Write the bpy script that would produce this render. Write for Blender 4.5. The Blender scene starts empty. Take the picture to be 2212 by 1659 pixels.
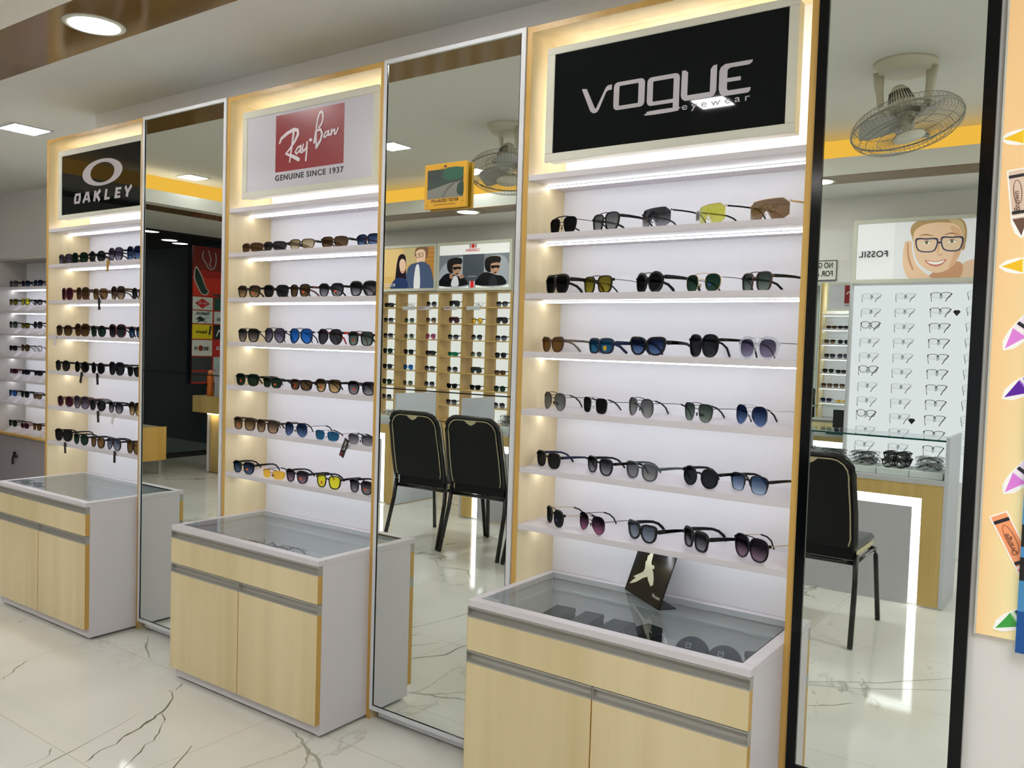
import bpy, bmesh, math, random
from mathutils import Vector, Matrix
random.seed(7)
SC = bpy.context.scene
COL = SC.collection

# ---------------------------------------------------------------- camera
cam_d = bpy.data.cameras.new('camera')
cam_d.sensor_width = 36.0
cam_d.lens = 1833.78 * 36.0 / 2212.0
cam_d.clip_start = 0.02
cam = bpy.data.objects.new('camera', cam_d)
COL.objects.link(cam)
R_ = Vector((0.81373435, 0.58041899, 0.03082541))
U_ = Vector((-0.0499681, 0.0170193, 0.99860579))
F_ = Vector((-0.57908514, 0.81414012, -0.04285162))
m = Matrix((R_, U_, -F_)).transposed().to_4x4()
m.translation = Vector((0.94714524, -2.24895037, 1.4014572))
cam.matrix_world = m
SC.camera = cam

# ---------------------------------------------------------------- world, exposure
w = bpy.data.worlds.new('night'); SC.world = w; w.use_nodes = True
w.node_tree.nodes['Background'].inputs[0].default_value = (0.010, 0.013, 0.016, 1)
w.node_tree.nodes['Background'].inputs[1].default_value = 0.5
SC.view_settings.view_transform = 'Standard'
SC.view_settings.look = 'None'
SC.view_settings.gamma = 1.0
SC.view_settings.use_curve_mapping = False
SC.view_settings.exposure = 0.38
SC.cycles.max_bounces = 10
SC.cycles.transparent_max_bounces = 24
SC.cycles.glossy_bounces = 8
SC.cycles.sample_clamp_indirect = 6.0
SC.cycles.caustics_reflective = True
SC.cycles.blur_glossy = 0.5

# strengths of the lamps of the shop
E_DOWN = 52.0      # round downlights in the brown bands
E_SQ = 104.0        # square ceiling lights, two of them added out of view
E_STRIP = 11.5      # LED strips under the shelves
E_SIGN = 7.0       # LED strips round the signs
E_COVE = 2.0       # amber strip in the ceiling cove

# ---------------------------------------------------------------- materials
def srgb(r, g, b):
    f = lambda c: ((c/255)/12.92 if c/255 <= 0.04045 else (((c/255)+0.055)/1.055)**2.4)
    return (f(r), f(g), f(b), 1)
_m = {}
def mat(name, col=(200, 200, 200), rough=0.5, metal=0.0, spec=0.5, noise=0.0, scale=8.0, bump=0.0, coat=0.0):
    if name in _m: return _m[name]
    M = bpy.data.materials.new(name); M.use_nodes = True
    nt = M.node_tree; b = nt.nodes['Principled BSDF']
    c = srgb(*col)
    b.inputs['Base Color'].default_value = c
    b.inputs['Roughness'].default_value = rough
    b.inputs['Metallic'].default_value = metal
    b.inputs['Specular IOR Level'].default_value = spec
    b.inputs['Coat Weight'].default_value = coat
    tc = nt.nodes.new('ShaderNodeTexCoord')
    nz = nt.nodes.new('ShaderNodeTexNoise'); nz.inputs['Scale'].default_value = scale
    nz.inputs['Detail'].default_value = 4
    nt.links.new(tc.outputs['Object'], nz.inputs['Vector'])
    mx = nt.nodes.new('ShaderNodeMixRGB'); mx.blend_type = 'MULTIPLY'
    mx.inputs[1].default_value = c
    rp = nt.nodes.new('ShaderNodeMapRange')
    rp.inputs['To Min'].default_value = 1 - noise; rp.inputs['To Max'].default_value = 1 + noise*0.3
    nt.links.new(nz.outputs['Fac'], rp.inputs['Value'])
    nt.links.new(rp.outputs[0], mx.inputs[2]); mx.inputs[0].default_value = 1.0
    nt.links.new(mx.outputs[0], b.inputs['Base Color'])
    if bump:
        bp = nt.nodes.new('ShaderNodeBump'); bp.inputs['Strength'].default_value = bump
        bp.inputs['Distance'].default_value = 0.002
        nt.links.new(nz.outputs['Fac'], bp.inputs['Height']); nt.links.new(bp.outputs[0], b.inputs['Normal'])
    _m[name] = M
    return M
def emit(name, col, strength):
    if name in _m: return _m[name]
    M = bpy.data.materials.new(name); M.use_nodes = True
    nt = M.node_tree; nt.nodes.clear()
    e = nt.nodes.new('ShaderNodeEmission'); o = nt.nodes.new('ShaderNodeOutputMaterial')
    e.inputs[0].default_value = (*col, 1); e.inputs[1].default_value = strength
    nt.links.new(e.outputs[0], o.inputs[0]); _m[name] = M
    return M
def wood(name, c1, c2, rough=0.35, sx=26.0, sz=1.2):
    if name in _m: return _m[name]
    M = bpy.data.materials.new(name); M.use_nodes = True
    nt = M.node_tree; b = nt.nodes['Principled BSDF']
    tc = nt.nodes.new('ShaderNodeTexCoord'); mp = nt.nodes.new('ShaderNodeMapping')
    mp.inputs['Scale'].default_value = (sx, sx, sz)
    n1 = nt.nodes.new('ShaderNodeTexNoise'); n1.inputs['Scale'].default_value = 1.0; n1.inputs['Detail'].default_value = 8
    mp2 = nt.nodes.new('ShaderNodeMapping'); mp2.inputs['Scale'].default_value = (5, 5, 0.35)
    n2 = nt.nodes.new('ShaderNodeTexNoise'); n2.inputs['Scale'].default_value = 1.0; n2.inputs['Detail'].default_value = 1
    nt.links.new(tc.outputs['Object'], mp.inputs[0]); nt.links.new(mp.outputs[0], n1.inputs['Vector'])
    nt.links.new(tc.outputs['Object'], mp2.inputs[0]); nt.links.new(mp2.outputs[0], n2.inputs['Vector'])
    ad = nt.nodes.new('ShaderNodeMath'); ad.operation = 'MULTIPLY_ADD'; ad.inputs[1].default_value = 0.45
    nt.links.new(n1.outputs['Fac'], ad.inputs[0]); nt.links.new(n2.outputs['Fac'], ad.inputs[2])
    cr = nt.nodes.new('ShaderNodeValToRGB')
    cr.color_ramp.elements[0].position = 0.5; cr.color_ramp.elements[0].color = srgb(*c1)
    cr.color_ramp.elements[1].position = 0.95; cr.color_ramp.elements[1].color = srgb(*c2)
    nt.links.new(ad.outputs[0], cr.inputs[0]); nt.links.new(cr.outputs[0], b.inputs['Base Color'])
    b.inputs['Roughness'].default_value = rough
    _m[name] = M
    return M
def mirror_mat(name='mirror_silver', tint=(0.82, 0.87, 0.83)):
    if name in _m: return _m[name]
    M = bpy.data.materials.new(name); M.use_nodes = True
    nt = M.node_tree; b = nt.nodes['Principled BSDF']
    b.inputs['Base Color'].default_value = (*tint, 1); b.inputs['Metallic'].default_value = 1
    b.inputs['Roughness'].default_value = 0.0
    b.inputs['Specular Tint'].default_value = (*tint, 1)
    _m[name] = M
    return M
def front_fresnel(nt, ior, add=0.0):
    f = nt.nodes.new('ShaderNodeFresnel'); f.inputs['IOR'].default_value = ior
    g = nt.nodes.new('ShaderNodeNewGeometry')
    iv = nt.nodes.new('ShaderNodeMath'); iv.operation = 'SUBTRACT'; iv.inputs[0].default_value = 1.0; nt.links.new(g.outputs['Backfacing'], iv.inputs[1])
    a = nt.nodes.new('ShaderNodeMath'); a.operation = 'ADD'; a.inputs[1].default_value = add; nt.links.new(f.outputs[0], a.inputs[0])
    m_ = nt.nodes.new('ShaderNodeMath'); m_.operation = 'MULTIPLY'; m_.use_clamp = True; nt.links.new(a.outputs[0], m_.inputs[0]); nt.links.new(iv.outputs[0], m_.inputs[1])
    return m_
def glassy(name, tint=(0.93, 0.97, 0.95), rough=0.0, ior=1.5, body=None, bodyfac=0.0):
    if name in _m: return _m[name]
    M = bpy.data.materials.new(name); M.use_nodes = True
    nt = M.node_tree; nt.nodes.clear()
    o = nt.nodes.new('ShaderNodeOutputMaterial')
    t = nt.nodes.new('ShaderNodeBsdfTransparent'); t.inputs[0].default_value = (*tint, 1)
    g = nt.nodes.new('ShaderNodeBsdfGlossy'); g.inputs['Roughness'].default_value = rough
    f = front_fresnel(nt, ior)
    x = nt.nodes.new('ShaderNodeMixShader')
    nt.links.new(f.outputs[0], x.inputs[0]); nt.links.new(t.outputs[0], x.inputs[1]); nt.links.new(g.outputs[0], x.inputs[2])
    last = x
    if body:
        d = nt.nodes.new('ShaderNodeBsdfDiffuse'); d.inputs[0].default_value = (*body, 1)
        x2 = nt.nodes.new('ShaderNodeMixShader'); x2.inputs[0].default_value = bodyfac
        nt.links.new(x.outputs[0], x2.inputs[1]); nt.links.new(d.outputs[0], x2.inputs[2]); last = x2
    nt.links.new(last.outputs[0], o.inputs[0]); _m[name] = M
    return M
LENS = {}
def lens_mat(key):
    """tint at top, tint at bottom (transmission), glossiness"""
    if ('L', key) in _m: return _m[('L', key)]
    top, bot, refl = LENS[key]
    M = bpy.data.materials.new('lens_' + key); M.use_nodes = True
    nt = M.node_tree; nt.nodes.clear()
    o = nt.nodes.new('ShaderNodeOutputMaterial')
    tc = nt.nodes.new('ShaderNodeTexCoord'); sp = nt.nodes.new('ShaderNodeSeparateXYZ')
    nt.links.new(tc.outputs['Object'], sp.inputs[0])
    mr = nt.nodes.new('ShaderNodeMapRange'); mr.inputs['From Min'].default_value = 0.004; mr.inputs['From Max'].default_value = 0.042
    nt.links.new(sp.outputs['Z'], mr.inputs[0])
    mx = nt.nodes.new('ShaderNodeMixRGB'); mx.inputs[1].default_value = (*bot, 1); mx.inputs[2].default_value = (*top, 1)
    nt.links.new(mr.outputs[0], mx.inputs[0])
    t = nt.nodes.new('ShaderNodeBsdfTransparent'); nt.links.new(mx.outputs[0], t.inputs[0])
    d = nt.nodes.new('ShaderNodeBsdfDiffuse')
    pw = nt.nodes.new('ShaderNodeMixRGB'); pw.blend_type = 'MULTIPLY'; pw.inputs[0].default_value = 1.0
    nt.links.new(mx.outputs[0], pw.inputs[1]); nt.links.new(mx.outputs[0], pw.inputs[2]); nt.links.new(pw.outputs[0], d.inputs[0])
    x0 = nt.nodes.new('ShaderNodeMixShader'); x0.inputs[0].default_value = 0.02 if key == 'clear' else 0.16
    nt.links.new(t.outputs[0], x0.inputs[1]); nt.links.new(d.outputs[0], x0.inputs[2])
    g = nt.nodes.new('ShaderNodeBsdfGlossy'); g.inputs['Roughness'].default_value = 0.02
    ad = front_fresnel(nt, 1.5, refl)
    x = nt.nodes.new('ShaderNodeMixShader')
    nt.links.new(ad.outputs[0], x.inputs[0]); nt.links.new(x0.outputs[0], x.inputs[1]); nt.links.new(g.outputs[0], x.inputs[2])
    nt.links.new(x.outputs[0], o.inputs[0]); _m[('L', key)] = M
    return M
D = lambda v: (v, v, v)
LENS.update({
 'black': (D(.012), D(.02), 0), 'dark': ((.025, .028, .032), (.05, .055, .06), .0), 'smoke': ((.02, .02, .024), (.42, .42, .46), 0),
 'grey': ((.16, .17, .18), (.34, .36, .38), .02), 'silver': ((.14, .15, .15), (.4, .42, .4), .12), 'bluegrey': ((.11, .14, .18), (.42, .47, .52), .04),
 'green': ((.015, .04, .028), (.045, .09, .06), .01), 'g15': ((.05, .07, .06), (.26, .33, .27), .02), 'olive': ((.16, .14, .02), (.42, .34, .05), .01),
 'brown': ((.07, .045, .025), (.20, .12, .06), .01), 'browngrad': ((.06, .045, .04), (.62, .44, .26), .01), 'bronze': ((.20, .12, .05), (.30, .18, .07), .06),
 'amber': ((.08, .05, .02), (.85, .62, .28), 0), 'yellow': ((.86, .84, .04), (.92, .9, .08), 0), 'lime': ((.66, .68, .10), (.76, .76, .16), 0), 'orange': ((.93, .55, .05), (.97, .68, .12), 0),
 'blue': ((.02, .12, .42), (.05, .25, .72), .03), 'navy': ((.012, .022, .06), (.16, .26, .48), .01), 'petrol': ((.02, .10, .20), (.04, .18, .32), .03),
 'bluegrad': ((.05, .09, .17), (.55, .68, .85), .01), 'violet': ((.08, .07, .12), (.36, .34, .46), .01), 'pink': ((.02, .015, .02), (.46, .17, .30), 0),
 'purple': ((.02, .015, .02), (.42, .30, .38), 0), 'plum': ((.05, .015, .03), (.12, .04, .08), .02), 'rose': ((.35, .08, .18), (.6, .2, .3), .05),
 'clear': ((.95, .96, .96), (.95, .96, .96), 0), 'emerald': ((.01, .22, .10), (.02, .30, .14), .05), 'tan': ((.35, .28, .17), (.75, .66, .45), 0), 'greyflat': ((.04, .04, .045), (.09, .09, .10), .01)})
SQRT = {k: (tuple(math.sqrt(c) for c in v[0]), tuple(math.sqrt(c) for c in v[1]), v[2]) for k, v in LENS.items()}
LENS.update(SQRT)

M_WALL = mat('wall_paint', (236, 234, 232), 0.75, noise=0.03, scale=3)
M_CEIL = mat('ceiling_paint', (224, 224, 218), 0.7, noise=0.03, scale=2)
M_LAM = mat('white_laminate', (211, 206, 211), 0.38, noise=0.03, scale=60)
M_BACK = mat('white_back_panel', (234, 235, 241), 0.45, noise=0.03, scale=90)
M_EDGE = wood('honey_edge_band', (180, 138, 62), (210, 169, 90), 0.38)
M_PALE = wood('pale_maple', (218, 198, 152), (236, 220, 180), 0.36)
M_DOOR = wood('maple_door', (206, 188, 143), (226, 209, 168), 0.33)
M_FARW = wood('honey_cubby', (182, 150, 84), (216, 186, 122), 0.4)
M_ALU = mat('brushed_aluminium', (172, 170, 164), 0.38, 0.45, noise=0.08, scale=120)
M_ALUW = mat('pale_aluminium_frame', (210, 210, 196), 0.6, 0.0, noise=0.03, scale=30)
M_WFR = mat('white_frame', (210, 212, 217), 0.35, noise=0.03, scale=30)
M_BLK = mat('black_gloss', (6, 8, 10), 0.12, spec=.22, noise=0.1)
M_BLKM = mat('black_matt', (16, 17, 19), 0.45, noise=0.15, scale=30)
M_RUB = mat('black_rubber', (12, 12, 12), 0.8, noise=0.1)
M_GLASS = glassy('counter_glass', (0.90, 0.945, 0.935))
M_GEDGE = mat('green_glass_edge', (6, 70, 62), 0.1)
M_MIR = mirror_mat()
M_LED = emit('led_white', (0.95, 0.97, 1.0), E_STRIP)
M_LEDS = emit('led_sign', (1.0, 0.91, 0.79), E_SIGN)
M_DOWN = emit('downlight_glow', (1.0, 0.985, 0.95), E_DOWN)
M_SQ = emit('panel_glow', (0.98, 1.0, 0.99), E_SQ)
M_COVE = emit('amber_cove', (1.0, 0.80, 0.45), E_COVE)

def floor_mat():
    M = bpy.data.materials.new('marble_tile'); M.use_nodes = True
    nt = M.node_tree; N = nt.nodes; L = nt.links; b = N['Principled BSDF']
    geo = N.new('ShaderNodeNewGeometry'); P = geo.outputs['Position']
    # cloudy base
    n0 = N.new('ShaderNodeTexNoise'); n0.inputs['Scale'].default_value = 1.1; n0.inputs['Detail'].default_value = 5
    L.new(P, n0.inputs['Vector'])
    cr = N.new('ShaderNodeValToRGB'); e = cr.color_ramp.elements
    e[0].position = .3; e[0].color = srgb(212, 210, 201); e[1].position = .75; e[1].color = srgb(234, 232, 225)
    L.new(n0.outputs['Fac'], cr.inputs[0])
    # veins : distorted thin contour of noise
    def vein(scale, width, off, rot=0.5, stretch=1.0):
        mp = N.new('ShaderNodeMapping'); mp.inputs['Location'].default_value = off; mp.inputs['Rotation'].default_value = (0, 0, rot)
        mp.inputs['Scale'].default_value = (1, stretch, 1)
        L.new(P, mp.inputs[0])
        nz = N.new('ShaderNodeTexNoise'); nz.inputs['Scale'].default_value = scale; nz.inputs['Detail'].default_value = 7
        nz.inputs['Roughness'].default_value = .6; nz.inputs['Distortion'].default_value = .5
        L.new(mp.outputs[0], nz.inputs['Vector'])
        s = N.new('ShaderNodeMath'); s.operation = 'SUBTRACT'; s.inputs[1].default_value = .5; L.new(nz.outputs['Fac'], s.inputs[0])
        a = N.new('ShaderNodeMath'); a.operation = 'ABSOLUTE'; L.new(s.outputs[0], a.inputs[0])
        r = N.new('ShaderNodeMapRange'); r.inputs['From Max'].default_value = width; r.inputs['To Min'].default_value = 1; r.inputs['To Max'].default_value = 0
        L.new(a.outputs[0], r.inputs[0])
        # break the vein up
        n2 = N.new('ShaderNodeTexNoise'); n2.inputs['Scale'].default_value = 1.3; L.new(mp.outputs[0], n2.inputs['Vector'])
        r2 = N.new('ShaderNodeMapRange'); r2.inputs['From Min'].default_value = .47; r2.inputs['From Max'].default_value = .62; L.new(n2.outputs['Fac'], r2.inputs[0])
        mu = N.new('ShaderNodeMath'); mu.operation = 'MULTIPLY'; L.new(r.outputs[0], mu.inputs[0]); L.new(r2.outputs[0], mu.inputs[1])
        return mu.outputs[0]
    v1 = vein(.62, .0065, (3.3, 1.2, 0), .3, .5); v2 = vein(1.15, .004, (7.7, 4.1, 0), 1.1, .6)
    m1 = N.new('ShaderNodeMixRGB'); m1.inputs[2].default_value = srgb(120, 112, 92); L.new(v1, m1.inputs[0]); L.new(cr.outputs[0], m1.inputs[1])
    sc = N.new('ShaderNodeMath'); sc.operation = 'MULTIPLY'; sc.inputs[1].default_value = .5; L.new(v2, sc.inputs[0])
    m2 = N.new('ShaderNodeMixRGB'); m2.inputs[2].default_value = srgb(150, 145, 128); L.new(sc.outputs[0], m2.inputs[0]); L.new(m1.outputs[0], m2.inputs[1])
    # fine joints
    bt = N.new('ShaderNodeTexBrick'); bt.offset = 0; bt.inputs['Scale'].default_value = 1.0
    bt.inputs['Brick Width'].default_value = 1.27; bt.inputs['Row Height'].default_value = .635; bt.inputs['Mortar Size'].default_value = .0015
    bt.inputs['Color1'].default_value = (1, 1, 1, 1); bt.inputs['Color2'].default_value = (1, 1, 1, 1); bt.inputs['Mortar'].default_value = (.7, .68, .62, 1)
    mpj = N.new('ShaderNodeMapping'); mpj.inputs['Location'].default_value = (1.54, .19, 0); L.new(P, mpj.inputs[0]); L.new(mpj.outputs[0], bt.inputs['Vector'])
    mj = N.new('ShaderNodeMixRGB'); mj.blend_type = 'MULTIPLY'; mj.inputs[0].default_value = 1; L.new(m2.outputs[0], mj.inputs[1]); L.new(bt.outputs['Color'], mj.inputs[2])
    L.new(mj.outputs[0], b.inputs['Base Color'])
    b.inputs['Roughness'].default_value = .07; b.inputs['Specular IOR Level'].default_value = .5
    return M
M_FLOOR = floor_mat()
def brown_mat():
    M = mat('bronze_gloss_laminate', (124, 94, 50), 0.13, noise=.12, scale=1.5)
    return M
M_BROWN = brown_mat()

# ---------------------------------------------------------------- mesh helpers
def new_obj(name, bm_or_me, mats=None, parent=None, loc=(0, 0, 0), rot=0.0, smooth=None):
    if isinstance(bm_or_me, bmesh.types.BMesh):
        me = bpy.data.meshes.new(name); bm_or_me.normal_update(); bm_or_me.to_mesh(me); bm_or_me.free()
    else: me = bm_or_me
    if mats is not None and len(me.materials) == 0:
        for q in (mats if isinstance(mats, (list, tuple)) else [mats]): me.materials.append(q)
    if smooth is not None and me.polygons:
        me.shade_smooth() if smooth is True else me.set_sharp_from_angle(angle=math.radians(smooth))
        if smooth is not True:
            for p in me.polygons: p.use_smooth = True
            me.set_sharp_from_angle(angle=math.radians(smooth))
    o = bpy.data.objects.new(name, me); COL.objects.link(o)
    o.location = loc; o.rotation_euler = (0, 0, rot)
    if parent is not None: o.parent = parent
    return o
def empty(name, loc=(0, 0, 0), rot=0.0):
    o = bpy.data.objects.new(name, None); COL.objects.link(o); o.location = loc; o.rotation_euler = (0, 0, rot)
    o.empty_display_size = .05
    return o
def tag(o, label=None, cat=None, group=None, kind=None):
    if label: o['label'] = label
    if cat: o['category'] = cat
    if group: o['group'] = group
    if kind: o['kind'] = kind
    return o
def box(bm, x0, x1, y0, y1, z0, z1, mi=0, bev=0.0, M=None):
    vs = [bm.verts.new(Vector(p)) for p in ((x0, y0, z0), (x1, y0, z0), (x1, y1, z0), (x0, y1, z0), (x0, y0, z1), (x1, y0, z1), (x1, y1, z1), (x0, y1, z1))]
    fs = [bm.faces.new([vs[i] for i in q]) for q in ((0, 3, 2, 1), (4, 5, 6, 7), (0, 1, 5, 4), (1, 2, 6, 5), (2, 3, 7, 6), (3, 0, 4, 7))]
    for f in fs: f.material_index = mi
    if bev:
        es = list({e for f in fs for e in f.edges})
        r = bmesh.ops.bevel(bm, geom=es, offset=bev, segments=1, affect='EDGES')
        vs = list({v for f in r['faces'] for v in f.verts} | {v for v in vs if v.is_valid})
        for f in r['faces']: f.material_index = mi
    if M is not None:
        for v in vs:
            if v.is_valid: v.co = M @ v.co
    return fs
def B(name, boxes, mats, parent=None, **kw):
    """one mesh from boxes (x0,x1,y0,y1,z0,z1[,mi[,bev]])"""
    bm = bmesh.new()
    for b in boxes: box(bm, *b)
    return new_obj(name, bm, mats, parent, **kw)
def prism_x(bm, prof, x0, x1, mi=0):
    """extrude closed yz profile along x"""
    a = [bm.verts.new((x0, y, z)) for y, z in prof]; b = [bm.verts.new((x1, y, z)) for y, z in prof]
    n = len(prof)
    for i in range(n):
        f = bm.faces.new((a[i], a[(i+1) % n], b[(i+1) % n], b[i])); f.material_index = mi
    bm.faces.new(a[::-1]).material_index = mi; bm.faces.new(b).material_index = mi
def tube(bm, pts, r, n=8, closed=False, mi=0, flat=None, caps=True):
    """swept tube; flat=(w,h): rectangle-ish section along (side,up)"""
    pts = [Vector(p) for p in pts]; rings = []
    N = len(pts); up0 = Vector((0, 0, 1))
    for i, p in enumerate(pts):
        if closed: t = (pts[(i+1) % N]-pts[i-1])
        else: t = pts[min(i+1, N-1)]-pts[max(i-1, 0)]
        t.normalize()
        up = up0 if abs(t.dot(up0)) < .93 else Vector((0, 1, 0))
        s = t.cross(up).normalized(); u = s.cross(t).normalized()
        rr = r[i] if isinstance(r, (list, tuple)) else r
        ring = []
        if flat:
            wv, hv = flat[i] if isinstance(flat, list) else flat
            for a, c in ((-1, -.6), (-.6, -1), (.6, -1), (1, -.6), (1, .6), (.6, 1), (-.6, 1), (-1, .6)):
                ring.append(bm.verts.new(p+s*a*wv/2+u*c*hv/2))
        else:
            for k in range(n):
                a = 2*math.pi*k/n; ring.append(bm.verts.new(p+(s*math.cos(a)+u*math.sin(a))*rr))
        rings.append(ring)
    k = len(rings[0])
    for i in range(N if closed else N-1):
        A, C = rings[i], rings[(i+1) % N]
        for j in range(k):
            f = bm.faces.new((A[j], A[(j+1) % k], C[(j+1) % k], C[j])); f.material_index = mi; f.smooth = True
    if not closed and caps:
        bm.faces.new(rings[0][::-1]).material_index = mi; bm.faces.new(rings[-1]).material_index = mi
def T(name, pts, r, mats, parent=None, **kw):
    bm = bmesh.new(); a = {k: kw.pop(k) for k in ('n', 'closed', 'flat') if k in kw}; tube(bm, pts, r, **a); return new_obj(name, bm, mats, parent, **kw)
def lathe(bm, prof, n=32, mi=0, M=None):
    rings = []
    for r, z in prof:
        ring = []
        for k in range(n):
            a = 2*math.pi*k/n; v = Vector((r*math.cos(a), r*math.sin(a), z)); ring.append(bm.verts.new(M @ v if M is not None else v))
        rings.append(ring)
    for i in range(len(rings)-1):
        for j in range(n):
            f = bm.faces.new((rings[i][j], rings[i][(j+1) % n], rings[i+1][(j+1) % n], rings[i+1][j])); f.material_index = mi; f.smooth = True
    if prof[0][0] > 0: bm.faces.new(rings[0][::-1]).material_index = mi
    if prof[-1][0] > 0: bm.faces.new(rings[-1]).material_index = mi
def copy_tree(o, parent=None, loc=None, rot=None):
    c = o.copy(); COL.objects.link(c)
    if parent is not None: c.parent = parent
    if loc is not None: c.location = loc
    if rot is not None: c.rotation_euler = (0, 0, rot)
    for ch in o.children: copy_tree(ch, c)
    return c

# flat prints -------------------------------------------------------------
def smooth_poly(pts, n=5):
    out = []; N = len(pts)
    for i in range(N):
        p0, p1, p2, p3 = pts[i-1], pts[i], pts[(i+1) % N], pts[(i+2) % N]
        for k in range(n):
            t = k/n
            out.append(tuple(.5*((2*p1[d])+(-p0[d]+p2[d])*t+(2*p0[d]-5*p1[d]+4*p2[d]-p3[d])*t*t+(-p0[d]+3*p1[d]-3*p2[d]+p3[d])*t**3) for d in (0, 1)))
    return out
def ell(cx, cz, a, b, n=28, rot=0.0):
    c, s = math.cos(rot), math.sin(rot)
    return [(cx+a*math.cos(t)*c-b*math.sin(t)*s, cz+a*math.cos(t)*s+b*math.sin(t)*c) for t in [2*math.pi*i/n for i in range(n)]]
def rrect(x0, x1, z0, z1, r=0.0):
    if r <= 0: return [(x0, z0), (x1, z0), (x1, z1), (x0, z1)]
    o = []
    for cx, cz, a0 in ((x1-r, z0+r, -90), (x1-r, z1-r, 0), (x0+r, z1-r, 90), (x0+r, z0+r, 180)):
        for k in range(5):
            a = math.radians(a0+k*22.5); o.append((cx+r*math.cos(a), cz+r*math.sin(a)))
    return o
def strokes(path, wd, closed=False, square=False):
    """list of convex polygons covering a polyline of given width(s)"""
    out = []; N = len(path); W = wd if isinstance(wd, (list, tuple)) else [wd]*N
    for i in range(N-1):
        (x0, z0), (x1, z1) = path[i], path[i+1]; dx, dz = x1-x0, z1-z0; L = math.hypot(dx, dz) or 1e-9
        nx, nz = -dz/L, dx/L; a, b = W[i]/2, W[i+1]/2
        out.append([(x0+nx*a, z0+nz*a), (x0-nx*a, z0-nz*a), (x1-nx*b, z1-nz*b), (x1+nx*b, z1+nz*b)])
    for i in range(N):
        if square and i in (0, N-1): continue
        out.append(ell(path[i][0], path[i][1], W[i]/2, W[i]/2, 12))
    return out
def ring(o_, i_):
    n = len(o_); return [[o_[k], o_[(k+1) % n], i_[(k+1) % n], i_[k]] for k in range(n)]
def art(name, shapes, mp, parent=None, step=0.00012, rough=0.35, em=0.0, base=0):
    """shapes: list of (polygon, (r,g,b)); mp(u,v,h)->world"""
    bm = bmesh.new(); mats = []; idx = {}; ht = 0.0; lastc = None
    for poly, c in shapes:
        ht += step if c != lastc else .000015; lastc = c
        if c not in idx:
            idx[c] = len(mats)
            if em:
                nm = 'lit_print_%02x%02x%02x_%d' % (*c, int(em*100))
                if nm not in _m:
                    Mx = mat(nm, c, rough); bs = Mx.node_tree.nodes['Principled BSDF']
                    bs.inputs['Emission Color'].default_value = srgb(*c); bs.inputs['Emission Strength'].default_value = em
                mats.append(_m[nm])
            else: mats.append(mat('print_%02x%02x%02x_%d' % (*c, int(rough*100)), c, rough))
        vs = [bm.verts.new(Vector(mp(u, v, ht+base))) for u, v in poly]
        try:
            f = bm.faces.new(vs); f.material_index = idx[c]
        except ValueError: pass
    return new_obj(name, bm, mats, parent)
def text_mesh(name, s, size, m, parent, M, bold=0.0, spacing=1.0, shear=0.0, align='CENTER', sx=1.0, depth=0.0006):
    cu = bpy.data.curves.new(name, 'FONT'); cu.body = s; cu.size = size; cu.extrude = depth; cu.offset = bold
    cu.space_character = spacing; cu.shear = shear; cu.align_x = align; cu.align_y = 'BOTTOM_BASELINE' if False else 'BOTTOM'
    to = bpy.data.objects.new('tmp', cu); me = bpy.data.meshes.new_from_object(to)
    bpy.data.objects.remove(to); bpy.data.curves.remove(cu)
    me.transform(Matrix.Diagonal((sx, 1, 1, 1))); me.transform(M); me.materials.clear()
    me.name = name
    return new_obj(name, me, m, parent)
def face_m(origin, u, v):
    """text plane: local x->u, y->v, z->u x v"""
    u = Vector(u); v = Vector(v); n = u.cross(v)
    M = Matrix((u, v, n)).transposed().to_4x4(); M.translation = Vector(origin); return M
TOROOM = lambda x, y, z: face_m((x, y, z), (1, 0, 0), (0, 0, 1))      # faces -y (main wall)
FROMFAR = lambda x, y, z: face_m((x, y, z), (-1, 0, 0), (0, 0, 1))    # faces +y (far wall)

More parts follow.
